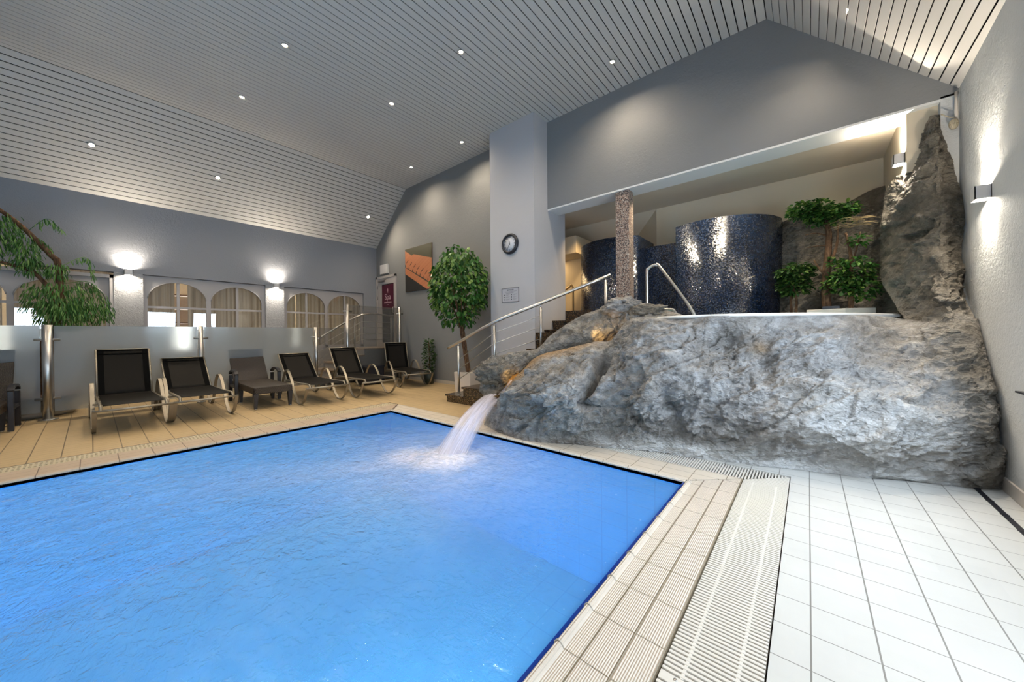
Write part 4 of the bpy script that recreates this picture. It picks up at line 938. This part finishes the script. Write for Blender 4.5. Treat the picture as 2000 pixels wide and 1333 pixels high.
def rail(name,label,posts,railpts,mids,post_r=.020,rail_r=.024,mid_r=.0065,extra=None,catg='handrail'):
    org=Vector(posts[0][0]); root=empty(name,org); tag(root,label,catg)
    def rel(l): return [Vector(p)-org for p in l]
    mb=MB(); mb.tube(rel(smooth_pts(railpts,4)),rail_r,14); mb.build('handrail',M['steel'],root)
    for a,b in posts:
        q=MB(); a=Vector(a);b=Vector(b); q.tube(rel([a,b]),post_r,14); q.tube(rel([b,b+Vector((0,0,.05))]),.007,8); q.lathe([(post_r*1.9,0),(post_r*1.9,.008),(post_r,.010)],a-org,20); q.build('post',M['steel'],root)
    for m in mids:
        q=MB(); q.tube(rel(m),mid_r,8); q.build('crossbar',M['steel'],root)
    return root
p1,p2,p3,p4=(-4.60,4.05),(-3.755,4.05),(-3.155,4.453),(-2.34,5.0)
rail('stair_railing','long stainless stair railing with three thin bars beside the granite steps',
 [((*p1,.13),(*p1,.965)),((*p2,.5),(*p2,1.295)),((*p3,.8),(*p3,1.57)),((*p4,1.10),(*p4,1.965))],
 [(-4.88,4.05,.925),(*p1,1.025),(*p2,1.350),(-3.155,4.453,1.63),(-2.28,5.04,2.04)],
 [[(p1[0],p1[1],a),(p2[0],p2[1],b),(p3[0],p3[1],c)] for a,b,c in ((.73,1.18,1.44),(.56,1.02,1.27),(.39,.85,1.085))])
# ------------------------------------------------------------------ left stair to the door
root=empty('staircase',(-9.1,4.4,0)); tag(root,'small stair with white side and tan treads leading up to the door','stairs')
tan=simple('tan_tread',(.40,.30,.22),.5)
def part(mb,name,mat,**kw):
    o=mb.build(name,mat,root,**kw); o.matrix_parent_inverse=Matrix.Translation(-root.location); return o
mb=MB(); mb.box(XL+.01,-8.62,4.45,YW-.01,0,LZ-.04)
for k in range(1,5): mb.box(XL+.01,-8.62,4.45-.28*k,4.45-.28*(k-1),0,LZ-.165*k-.04)
part(mb,'base',M['pier'])
for k in range(5):
    mb=MB(); mb.box(XL+.01,-8.59,(4.45-.28*k-.02),(YW-.01 if k==0 else 4.45-.28*(k-1)),LZ-.165*k-.04,LZ-.165*k); part(mb,'step',tan,bevel=.003)
X=-8.66
rail('stair_railing','stainless railing of the small stair by the door, seen through glass',
 [((X,4.22,.665),(X,4.22,1.50)),((X,5.22,LZ),(X,5.22,1.63)),((X,3.33,.17),(X,3.33,.95))],
 [(X,3.20,.99),(X,4.40,1.675),(X,5.30,1.675)],
 [[(X,3.33,1.06-d),(X,4.40,1.675-d),(X,5.22,1.675-d)] for d in (.17,.32,.47,.62)],post_r=.019,rail_r=.022)
# ------------------------------------------------------------------ glass screens
SX=-8.25
def screen_post(y,h,r,label):
    root=empty('screen_post',(SX,y,0)); tag(root,label,'post','steel posts of the glass screen')
    mb=MB(); mb.tube([(0,0,.012),(0,0,h)],r,20); mb.build('pole',M['steel'],root)
    mb=MB(); mb.lathe([(r*1.9,0),(r*1.9,.012),(r,.016)],seg=24); mb.build('base_plate',M['steel'],root)
    for z in ((.30,h-.21) if h<1.5 else (.6,h-.17)):
        mb=MB(); mb.tube([(0,-r-.065,z),(0,r+.065,z)],.018,12); mb.build('clamp',M['steel'],root)
screen_post(-2.25,1.345,.05,'steel screen post out at the left edge of the view')
screen_post(-.402,1.345,.05,'thick steel screen post in front of the weeping tree planter')
screen_post(1.248,1.345,.034,'steel screen post behind the second lounger from the left')
screen_post(3.16,1.345,.036,'steel screen post between the wicker lounger and the stair')
screen_post(3.849,1.895,.036,'tall steel screen post behind the lounger beside the black side table')
screen_post(5.224,1.895,.034,'tall steel screen post at the grey far wall behind the last lounger')
def panel(y0,y1,z1,label,mat='frost'):
    mb=MB(); mb.box(-.005,.005,-(y1-y0)/2,(y1-y0)/2,.11,z1); tag(mb.build('glass_screen',M[mat],loc=(SX,(y0+y1)/2,0)),label,'glass screen','frosted glass panels behind the loungers')
panel(-2.19,-.465,1.333,'frosted glass panel left of the thick post, in front of the weeping tree')
panel(-.345,1.20,1.333,'frosted glass panel between the thick post and the second post')
panel(1.295,3.10,1.333,'wide frosted glass panel behind the wicker lounger')
panel(3.215,3.80,1.333,mat='clearish',label='narrow low glass panel in front of the foot of the small stair')
panel(3.90,5.17,1.870,mat='clearish',label='tall glass panel in front of the small stair and the door')
# ------------------------------------------------------------------ loungers
def frame_local(cx,cy,ph): return (cx,cy,0),R(ph)
def side_path():
    return smooth_pts([(0,.30),(.05,.22),(.15,.09),(.30,.018),(.45,.03),(.60,.14),(.72,.29),(.84,.43),(.97,.525),(1.10,.545),(1.22,.49),(1.33,.36),(1.42,.20),(1.52,.07),(1.66,.012),(1.80,.05),(1.90,.16)] and [(x,0,z) for x,z in [(0,.30),(.05,.22),(.15,.09),(.30,.018),(.45,.03),(.60,.14),(.72,.29),(.84,.43),(.97,.525),(1.10,.545),(1.22,.49),(1.33,.36),(1.42,.20),(1.52,.07),(1.66,.012),(1.80,.05),(1.90,.16)]],5)
def sling_lounger(cx,cy,ph,alpha,hd,Lb,label):
    root=empty('sun_lounger',(cx,cy,0),R(ph)); tag(root,label,'sun lounger','aluminium sling loungers')
    w=.325; sw=.258
    sp=[Vector((p.x*(hd+.55)/1.9 if p.x>1.0 else p.x,0,p.z-.010)) for p in side_path()]
    for s in (-1,1):
        mb=MB(); mb.band([(p.x,s*w,p.z+.004) for p in sp],.040,.012,(0,1,0)); mb.build('armrest_leg',M['alu'],root,bevel=.002)
    mb=MB(); mb.tube([(0,-w-.018,.298),(0,w+.018,.298)],.014,10); mb.build('front_bar',M['alu'],root)
    mb=MB()
    for s in (-1,1):
        mb.tube(smooth_pts([(.0,s*(sw+.02),.30),(.03,s*(sw+.02),.335),(.10,s*(sw+.02),.352),(.6,s*(sw+.02),.335),(hd,s*(sw+.02),.325)],4),.015,8)
    for x in (.66,hd-.02): mb.tube([(x,-w,.30),(x,w,.30)],.011,8)
    mb.build('seat_frame',M['alu'],root)
    rows=[]
    for k in range(15):
        t=k/14; x=.03+(hd-.05)*t; z=.350-.004*t
        rows.append([(x,sw*a,z-.020*(1-a*a)*math.sin(PI*t)**.5 if 0<t<1 else z) for a in (-1,-.75,-.5,-.25,0,.25,.5,.75,1)])
    mb=MB(); mb.grid(rows); mb.build('seat_sling',M['sling'],root,fix=False,solid=.003)
    ca,sa=math.cos(R(alpha)),math.sin(R(alpha))
    br=empty('backrest',(hd,0,.335)); br.parent=root
    mb=MB()
    for s in (-1,1): mb.tube([(0,s*(sw+.012),0),(Lb*ca,s*(sw+.012),Lb*sa)],.013,8)
    mb.tube([(Lb*ca,-sw-.012,Lb*sa),(Lb*ca,sw+.012,Lb*sa)],.012,8)
    mb.tube([(Lb*.28*ca+.045*sa,-sw,Lb*.28*sa-.045*ca),(Lb*.28*ca+.045*sa,sw,Lb*.28*sa-.045*ca)],.009,8)
    bo=mb.build('backrest_frame',M['alu'],root); bo.location=(hd,0,.335)
    rows=[]
    for k in range(11):
        t=k/10; rows.append([(Lb*t*ca+.018*(1-a*a)*math.sin(PI*min(1,t)),sw*a,Lb*t*sa+.004) for a in (-1,-.8,-.6,-.3,0,.3,.6,.8,1)])
    mb=MB(); mb.grid(rows); bo2=mb.build('backrest_sling',M['sling'],root,fix=False,solid=.003); bo2.location=(hd,0,.335)
    mb=MB()
    for s in (-1,1): mb.band([(Lb*t*ca-.006,s*(sw-.03),Lb*t*sa+.003) for t in (0,.5,1)],.060,.003,(0,1,0))
    for t in (.985,.90): mb.tube([(Lb*t*ca-.004,-sw,Lb*t*sa),(Lb*t*ca-.004,sw,Lb*t*sa)],.010,6)
    h=mb.build('hem',M['sling_edge'],bo2,fix=True)
    mb=MB()
    for s in (-1,1): mb.tube([(hd+Lb*.45*ca,s*.22,.335+Lb*.45*sa),(min(hd+.42,hd+Lb*.5*ca+.18),s*.22,.24)],.009,8)
    mb.tube([(min(hd+.42,hd+Lb*.5*ca+.18),-.33,.24),(min(hd+.42,hd+Lb*.5*ca+.18),.33,.24)],.009,8)
    mb.build('support_bar',M['alu'],root)
    bpy.data.objects.remove(br)
    return root
sling_lounger(-6.328,.338,181,63,1.32,.72,'black sling lounger with upright back at the left, right of the thick screen post')
sling_lounger(-6.35,1.025,180.5,40,1.32,.72,'black sling lounger with lowered back left of the wicker lounger')
sling_lounger(-6.217,2.567,177.5,40,1.28,.72,'black sling lounger with lowered back right of the wicker lounger')
sling_lounger(-6.103,3.456,176,50,1.38,.72,'black sling lounger in front of the black side table')
sling_lounger(-6.551,4.615,167,73,1.32,.66,'black sling lounger with steep back, last in the row before the small potted shrub')
def wicker_lounger(cx,cy,ph,alpha,label):
    root=empty('wicker_lounger',(cx,cy,0),R(ph)); tag(root,label,'sun lounger','brown wicker loungers'); w=.268; hd=1.32; Lb=.72
    mb=MB(); mb.box(0,1.42,-w,w,.325,.352); mb.build('seat',M['rattan'],root,bevel=.012)
    mb=MB()
    for q in ((0,.03,-w,w),(0,1.9,-w,-w+.03),(0,1.9,w-.03,w)): mb.box(q[0],q[1],q[2],q[3],.245,.335)
    mb.build('apron',M['rattan'],root,bevel=.008)
    for (x,y) in ((.03,-w+.03),(.03,w-.03),(.95,-w+.03),(.95,w-.03),(1.80,-w+.03),(1.80,w-.03)):
        mb=MB(); a=.034; b=.020
        mb.grid([[(x+sx*r,y+sy*r,z) for sx,sy in ((-1,-1),(1,-1),(1,1),(-1,1))] for r,z in ((b,.014),(a,.25))],closed=True,smooth=False)
        l=mb.build('leg',M['rattan_frame'],root,bevel=.003); q=MB(); q.lathe([(.017,0),(.019,.012),(.017,.018)],(x,y,0),14); q.build('foot_cap',M['chrome'],l)
    ca,sa=math.cos(R(alpha)),math.sin(R(alpha)); n=Vector((-sa,0,ca))
    mb=MB(); p=[Vector((-.01,-w,0)),Vector((Lb*ca,-w,Lb*sa))]; mb.prism([p[0],p[1],p[1]-n*.035,p[0]-n*.035],(0,2*w,0)); o=mb.build('backrest',M['rattan'],root,bevel=.01); o.location=(hd,0,.35)
    for s in (-1,1):
        y=s*(w+.048); mb=MB()
        mb.band([(.86,y,.01),(.86,y,.50)],.05,.045,(0,1,0)); mb.band([(1.30,y,.01),(1.27,y,.47)],.05,.040,(0,1,0))
        mb.band(smooth_pts([(.84,y,.50),(.92,y,.545),(1.05,y,.56),(1.18,y,.55),(1.29,y,.50)],4),.055,.035,(0,1,0))
        mb.band([(.86,y,.29),(1.28,y,.29)],.035,.05,(0,1,0)); mb.build('armrest',M['rattan_frame'],root,bevel=.006)
        for xx in (.86,1.30):
            q=MB(); q.lathe([(.018,0),(.020,.012)],(xx,y,0),14); q.build('foot_cap',M['chrome'],root)
    return root
wicker_lounger(-6.611,1.885,179,52,'brown wicker lounger in the middle of the row of black ones')
wicker_lounger(-6.72,-.995,178,66,'brown wicker lounger cut off by the left edge of the photo')
mb=MB(); mb.box(-.25,.25,-.25,.25,.41,.44); r_=empty('side_table',(-8.02,4.26,0),R(2)); tag(r_,'low black square side table between the last two loungers','table'); mb.build('tabletop',M['black'],r_,bevel=.006)
mb=MB()
for q in ((-.24,-.22,-.24,.24),(.22,.24,-.24,.24),(-.24,.24,-.24,-.22),(-.24,.24,.22,.24)): mb.box(*q,.03,.41)
mb.build('side_panel',M['black'],r_)
# ------------------------------------------------------------------ plants
rnd=random.Random(7)
def leaf(mb,p,d,ln,wd,up=None,fold=.25,mat=0):
    d=Vector(d).normalized(); s=d.cross(Vector((rnd.uniform(-.4,.4),rnd.uniform(-.4,.4),1))) ; s=s.normalized() if s.length>1e-3 else Vector((1,0,0)); n=s.cross(d)
    p=Vector(p); b=mb.bm
    v=[b.verts.new(q) for q in (p,p+d*ln*.35+s*wd*.5+n*wd*fold,p+d*ln*.75+s*wd*.38+n*wd*fold*.7,p+d*ln-n*ln*.10,p+d*ln*.75-s*wd*.38+n*wd*fold*.7,p+d*ln*.35-s*wd*.5+n*wd*fold,p+d*ln*.5)]
    for f in ((0,1,6),(1,2,6),(2,3,6),(3,4,6),(4,5,6),(5,0,6)):
        fc=b.faces.new([v[i] for i in f]); fc.smooth=True; fc.material_index=mat
def rel(l,o): return [Vector(p)-Vector(o) for p in l]
# weeping fig in its big round planter
og=(-8.9,-.5,0); root=empty('weeping_fig',og); tag(root,'weeping tree with long narrow leaves in a round planter behind the glass','tree')
tr=[Vector((-8.9,-.52,.28))]+[Vector(p) for p in WEEP_TRUNK[1:]]
mb=MB(); T=smooth_pts(tr,5); mb.tube(rel(T,og),[.060-.036*k/len(T) for k in range(len(T))],10); BR=smooth_pts(WEEP_BR,5); mb.tube(rel(BR,og),[.028-.010*k/len(BR) for k in range(len(BR))],8)
mb.tube(rel(smooth_pts([(-8.9,-.50,.28),(-8.86,-.44,.6),(-8.88,-.40,.95),(-8.9,-.36,1.4)],4),og),.028,8)
mb.build('trunk',M['bark'],root)
def droop(mb,c,r,n,zlen,ll=(.07,.12),wl=(.012,.018)):
    for _ in range(n):
        a=rnd.uniform(0,2*PI); q=rnd.random()**.6; p=Vector(c)+Vector((math.cos(a)*r[0]*q,math.sin(a)*r[1]*q,rnd.uniform(-zlen,0)*(1-.35*q)+.05*(1-q)))
        d=Vector((math.cos(a)*.35+rnd.uniform(-.25,.25),math.sin(a)*.35+rnd.uniform(-.25,.25),-1)); leaf(mb,p,d,rnd.uniform(*ll),rnd.uniform(*wl))
mb=MB()
cl=[((-8.9,-.62,2.68),(.16,.15),330,.62),((-8.9,-.84,2.95),(.20,.20),430,.60),((-8.9,-.95,2.62),(.15,.15),220,.55),((-8.88,-.33,1.98),(.30,.34),780,.55),((-8.85,-.27,1.72),(.28,.28),620,.48),((-8.85,.0,1.80),(.20,.20),230,.45),((-8.9,.12,1.68),(.12,.12),80,.35),((-8.9,-.32,2.30),(.13,.12),160,.28),((-8.9,-.58,2.35),(.12,.12),120,.30)]
cl=[((c[0],c[1]-og[1]+og[1],c[2]),r,n,z) for c,r,n,z in cl]
for c,r,n,z in cl: droop(mb,Vector(c)-Vector(og),r,n,z)
for (a,b,c_) in (((-8.9,-.32,2.25),(-8.9,-.05,2.45),(-8.9,.02,2.15)),((-8.9,-.60,2.75),(-8.9,-.42,2.98),(-8.9,-.30,2.85)),((-8.9,-.60,2.72),(-8.9,-.45,2.62),(-8.9,-.38,2.45)),((-8.9,-.2,1.95),(-8.9,.08,1.95),(-8.9,.22,1.55)),((-8.9,-.3,2.0),(-8.9,.0,2.05),(-8.9,.12,1.75))):
    pts=smooth_pts([a,b,c_],8); mb.tube(rel(pts,og),.004,5)
    for p in pts[4:]:
        for _ in range(3): leaf(mb,p-Vector(og)+Vector((rnd.uniform(-.03,.03),rnd.uniform(-.03,.03),0)),(rnd.uniform(-.3,.3),rnd.uniform(-.3,.5),-1),rnd.uniform(.07,.12),.015)
mb.build('foliage',M['leaf_w'],root,fix=False)
root2=empty('planter',(-8.88,-.55,0)); tag(root2,'big round beige planter with dark rim behind the frosted glass','planter')
mb=MB(); mb.lathe([(.36,0),(.42,.06),(.43,.22),(.40,.27)],seg=40); mb.build('bowl',simple('beige_planter',(.48,.46,.42),.6),root2)
mb=MB(); mb.lathe([(.40,.265),(.46,.275),(.47,.30),(.40,.305)],seg=40); mb.build('rim',simple('dark_planter_rim',(.12,.07,.05),.5),root2)
# round ficus
og=(-5.08,4.72,.43); root=empty('ficus_tree',og); tag(root,'round headed ficus with twisted trunk against the grey far wall','tree')
mb=MB()
for k in range(4):
    ph=k*PI/2; mb.tube([Vector((-.20*t+.028*math.cos(ph+t*7),-.0*t+.028*math.sin(ph+t*7),t*.95)) for t in [i/20 for i in range(21)]],.022,7)
for k in range(9):
    a=k*.7; mb.tube([(-.19,0,.85),(-.19+.25*math.cos(a),.25*math.sin(a),1.2+.05*k),(-.2+.38*math.cos(a),.38*math.sin(a),1.35+.08*k)],.010,6)
mb.build('trunk',M['bark'],root)
mb=MB(); cc=Vector((-.20,-.06,1.66))
for _ in range(2300):
    v=Vector((rnd.gauss(0,1),rnd.gauss(0,1),rnd.gauss(0,1))).normalized(); q=rnd.uniform(.55,1)**.5; bl=1+.16*noise.noise(v*2.3)
    p=cc+Vector((v.x*.60*q*bl,v.y*.52*q*bl,v.z*.80*q*bl))
    if v.z<-.5 and rnd.random()<.45: continue
    if (v-Vector((.35,-.35,-.35)).normalized()).length<.33 and rnd.random()<.8: continue
    leaf(mb,p,(v.x*.6+rnd.uniform(-.3,.3),v.y*.6+rnd.uniform(-.3,.3),-.75+rnd.uniform(-.3,.5)),rnd.uniform(.075,.12),rnd.uniform(.05,.075),fold=.12)
for (x,z) in ((-.45,2.50),(-.28,2.52)):
    for k in range(5): leaf(mb,(x+rnd.uniform(-.03,.03),-.06,z-.02*k),(rnd.uniform(-.5,.5),rnd.uniform(-.5,.5),-.1),.09,.06)
mb.build('foliage',M['leaf'],root,fix=False)
root2=empty('planter',(-5.06,4.76,0)); tag(root2,'square cream planter box of the round ficus, behind the granite steps','planter')
mb=MB(); mb.grid([[(sx*r,sy*r,z) for sx,sy in ((-1,-1),(1,-1),(1,1),(-1,1))] for r,z in ((.205,0),(.215,.15),(.215,.16),(.225,.43),(.20,.435),(.20,.40))],closed=True,smooth=False); mb.box(-.2,.2,-.2,.2,.0,.40); mb.build('box',M['foil'],root2)
# small shrub
og=(-6.93,5.17,.25); root=empty('potted_shrub',og); tag(root,'small narrow leafy shrub growing beside the last lounger at the far wall','shrub')
mb=MB()
for k in range(3): mb.tube([(.03*math.cos(k*2),.03*math.sin(k*2),0),(.02*math.cos(k*3),.02,.4),(0,0,.75)],.007,6)
mb.build('stem',M['bark'],root)
mb=MB()
for _ in range(620):
    z=rnd.uniform(.02,.80); a=rnd.uniform(0,2*PI); r=.15*(1-.35*abs(z-.40)/.4)*rnd.uniform(.3,1); leaf(mb,(r*math.cos(a),r*math.sin(a),z),(math.cos(a),math.sin(a),rnd.uniform(-.4,.6)),rnd.uniform(.045,.07),rnd.uniform(.025,.038))
mb.build('foliage',M['leaf_s'],root,fix=False)
mb=MB(); mb.lathe([(.105,0),(.135,.25),(.125,.255),(.12,.23)],(0,0,0),28); o=mb.build('plant_pot',simple('dark_green_pot',(.035,.045,.035),.35),loc=(-6.93,5.17,0)); tag(o,'dark round plant pot under the small shrub','pot')
# trees behind the whirlpool
def spa_tree(og,trunks,blobs,label,mat,ls=(.05,.08),lw=(.03,.045),name='ficus_tree'):
    root=empty(name,og); tag(root,label,'tree'); mb=MB()
    for pts,r0,r1 in trunks:
        Tp=smooth_pts(pts,5); mb.tube(rel(Tp,og),[r0+(r1-r0)*k/len(Tp) for k in range(len(Tp))],9)
    mb.build('trunk',M['bark'],root); mb=MB()
    for c,r,n in blobs:
        for _ in range(n):
            v=Vector((rnd.gauss(0,1),rnd.gauss(0,1),rnd.gauss(0,1))).normalized(); q=rnd.uniform(.25,1)**.5
            p=Vector(c)-Vector(og)+Vector((v.x*r[0]*q,v.y*r[1]*q,v.z*r[2]*q)); leaf(mb,p,(v.x+rnd.uniform(-.4,.4),v.y-.3+rnd.uniform(-.4,.4),rnd.uniform(-.9,.3)),rnd.uniform(*ls),rnd.uniform(*lw),fold=.15)
    mb.build('foliage',mat,root,fix=False); return root
spa_tree((.19,6.05,1.40),[([(.19,6.05,1.40)]+MAIN_TREE[1:],.050,.022),([(.185,6.05,1.85)]+T2[1:],.022,.010),([(.18,6.05,1.88),(.12,6.0,1.95),(.06,6.0,2.08)],.016,.007),([(.19,6.05,2.38),(.08,6.02,2.43),(-.03,6.0,2.42)],.010,.004),([(.195,6.05,2.25),(.1,6.02,2.26),(.0,6.0,2.25)],.008,.004),([(.17,6.05,2.6),(.12,6.05,2.72),(-.05,6.05,2.75)],.014,.005),([(.17,6.05,2.6),(.25,6.05,2.70),(.40,6.05,2.66)],.012,.004)],
 [((-.04,6.03,2.76),(.17,.15,.12),330),((.10,6.03,2.70),(.16,.15,.17),330),((.24,6.03,2.62),(.15,.13,.12),240),((.37,6.03,2.66),(.11,.12,.11),170),((.26,6.0,2.05),(.06,.06,.07),35),((.21,6.0,1.75),(.05,.05,.12),60)],
 'tall leafy tree with a bare branching trunk behind the whirlpool rim',M['leaf'])
r=spa_tree((.40,5.93,1.38),[([(.40,5.93,1.38)]+T3[1:],.026,.012),([(.40,5.93,1.95),(.45,5.93,2.15),(.48,5.93,2.35)],.012,.005)],
 [((.44,5.93,1.90),(.17,.13,.18),300),((.50,5.93,1.68),(.15,.12,.15),260),((.33,5.93,1.78),(.11,.11,.14),170),((.47,5.93,2.25),(.08,.08,.08),45)],
 'dark stemmed climbing plant with bright green leaves right of the tall tree',M['leaf'])
mb=MB()
for _ in range(42):
    a=rnd.uniform(-1.3,1.3); p=Vector((.02+rnd.uniform(-.05,.05),0,1.08+rnd.uniform(-.06,.06))); d=Vector((math.sin(a),rnd.uniform(-.5,.3),math.cos(a)*.45)); mb.tube([p,p+d*.10,p+d*.20+Vector((0,0,-.05))],.0022,4)
mb.build('dry_twigs',simple('dry_twig',(.32,.24,.12),.8),r)
spa_tree((-.15,6.15,1.40),[([(-.17,6.15,1.38),(-.18,6.15,1.6),(-.14,6.15,1.8)],.018,.012),([(-.13,6.15,1.38),(-.12,6.15,1.6),(-.16,6.15,1.8)],.016,.010)],
 [((-.13,6.12,1.95),(.20,.16,.14),520),((-.15,6.12,1.78),(.18,.14,.14),360)],'small bushy green tree at the left, beside the large blue cabin',M['leaf_s'],name='small_tree')
# ------------------------------------------------------------------ odds and ends
root=empty('rope_bundle',(1.085,5.30,3.40)); tag(root,'coil of old rope and cable hanging in the upper right corner','rope')
mb=MB(); mb.tube([(0,0,.03),(0,0,-.24)],.012,8); mb.build('cable',M['foil'],root)
mb=MB()
for k in range(7):
    a=k*.9; mb.tube([(-.02+.026*math.cos(t)*math.cos(a),-.02+.026*math.cos(t)*math.sin(a),-.28+.045*math.sin(t)) for t in [2*PI*i/16 for i in range(17)]],.007,6)
mb.tube(smooth_pts([(-.02,-.02,-.22),(-.06,-.03,-.20),(-.10,-.03,-.16)],4),.005,6); mb.build('coil',simple('hemp',(.42,.36,.26),.9),root)
mb=MB(); mb.box(-.03,0,3.55,3.93,.745,.757); tag(mb.build('wall_bracket',M['black'],loc=(XR(3.9)-.002,0,0)),'thin dark metal bar fixed to the right wall at the photo edge','bracket')
# ------------------------------------------------------------------ light
w=bpy.data.worlds.new('World'); sc.world=w; w.use_nodes=True; nt=w.node_tree; bg=nt.nodes['Background']
tc=N(nt,'ShaderNodeTexCoord'); nz=N(nt,'ShaderNodeTexNoise'); nz.inputs['Scale'].default_value=26; nz.inputs['Detail'].default_value=6; nz.inputs['Roughness'].default_value=.75; L(nt,tc.outputs['Generated'],nz.inputs['Vector'])
L(nt,ramp(nt,nz.outputs[0],[(.36,(.10,.13,.20)),(.42,(.72,.86,1.0)),(1,(.80,.90,1.0))]),bg.inputs[0]); bg.inputs[1].default_value=3.0
DAY=(.70,.84,1.0)
for (a,b),pw in zip(RW,(50,46,54)):
    y=(a+b)/2; area('window_daylight',(XR(y)-.012,y,1.55),(XR(y)-2,y,1.0),pw,DAY,b-a,1.3)
area('window_daylight',(-1.2,YB+.03,2.2),(-1.0,2,1.0),60,(.88,.93,1.0),3.2,1.8)  # added cool area light; wall_near has no window behind it
area('pool_lamp',(PX1-.03,.6,-.55),(PX0,.6,-.7),50,(.75,.90,1.0),.5,.3)  # added unseen underwater lights brightening the pool; no fixtures built
area('pool_lamp',(PX1-.03,-1.8,-.55),(PX0,-1.8,-.7),50,(.75,.90,1.0),.5,.3)
area('pool_lamp',(-2.9,PY0+.03,-.55),(-2.9,0,-.6),88,(.75,.90,1.0),.5,.3)
for x,y,p in ((-.9,5.2,10),(.15,5.1,7),(-1.9,5.2,10)): spot('spa_spot',(x,y+.6,3.45),(x,y+.5,0),p*13,(1,.84,.60),125,1.0,.05)  # added spots brightening the whirlpool room and its trees; no fixtures built
spot('spa_spot',(-3.3,6.3,3.40),(-3.2,6.6,1),120,(1,.68,.32),120,1.0,.05)
area('cove_light',(-4.6,6.9,2.80),(-4.3,6.9,1),14,(1,.70,.36),1.6,.4)
spot('cascade_light',(-2.15,4.20,1.16),(-2.05,4.5,1.15),4,(1,.62,.22),120,.6,.02)
spot('cascade_light',(-3.02,3.56,.62),(-3.2,3.7,.6),1.5,(1,.62,.22),120,.6,.02)
area('room_lamp',(-12.0,1.8,1.5),(-9,1.8,1.5),260,(1,.95,.86),8,2.2)  # added wide backlight that brightens the curtains; stands for no particular lamp
# ------------------------------------------------------------------ camera
cd=bpy.data.cameras.new('camera'); cam=bpy.data.objects.new('camera',cd); C.objects.link(cam)
cd.sensor_width=36; cd.lens=36*689.39/2000; cd.shift_y=-.005125; cd.clip_start=.02; cd.clip_end=100
yaw,pitch,roll=R(40.0004),R(-.27628),R(.48076)
f=Vector((-math.sin(yaw)*math.cos(pitch),math.cos(yaw)*math.cos(pitch),math.sin(pitch))); r0=Vector((math.cos(yaw),math.sin(yaw),0)); d0=f.cross(r0)
rr=r0*math.cos(roll)+d0*math.sin(roll); dd=-r0*math.sin(roll)+d0*math.cos(roll)
#ZOOM
cam.matrix_world=Matrix(((rr.x,-dd.x,-f.x,0),(rr.y,-dd.y,-f.y,0),(rr.z,-dd.z,-f.z,H),(0,0,0,1)))
sc.camera=cam
sc.view_settings.view_transform='Standard'; sc.view_settings.look='None'; sc.view_settings.gamma=1; sc.view_settings.use_curve_mapping=False
sc.view_settings.exposure=0.04
sc.cycles.use_denoising=True; sc.cycles.max_bounces=6; sc.cycles.diffuse_bounces=3; sc.cycles.glossy_bounces=3; sc.cycles.transparent_max_bounces=12; sc.cycles.sample_clamp_indirect=8
sc.cycles.use_adaptive_sampling=True; sc.cycles.adaptive_threshold=.06; sc.cycles.caustics_reflective=False; sc.cycles.caustics_refractive=False
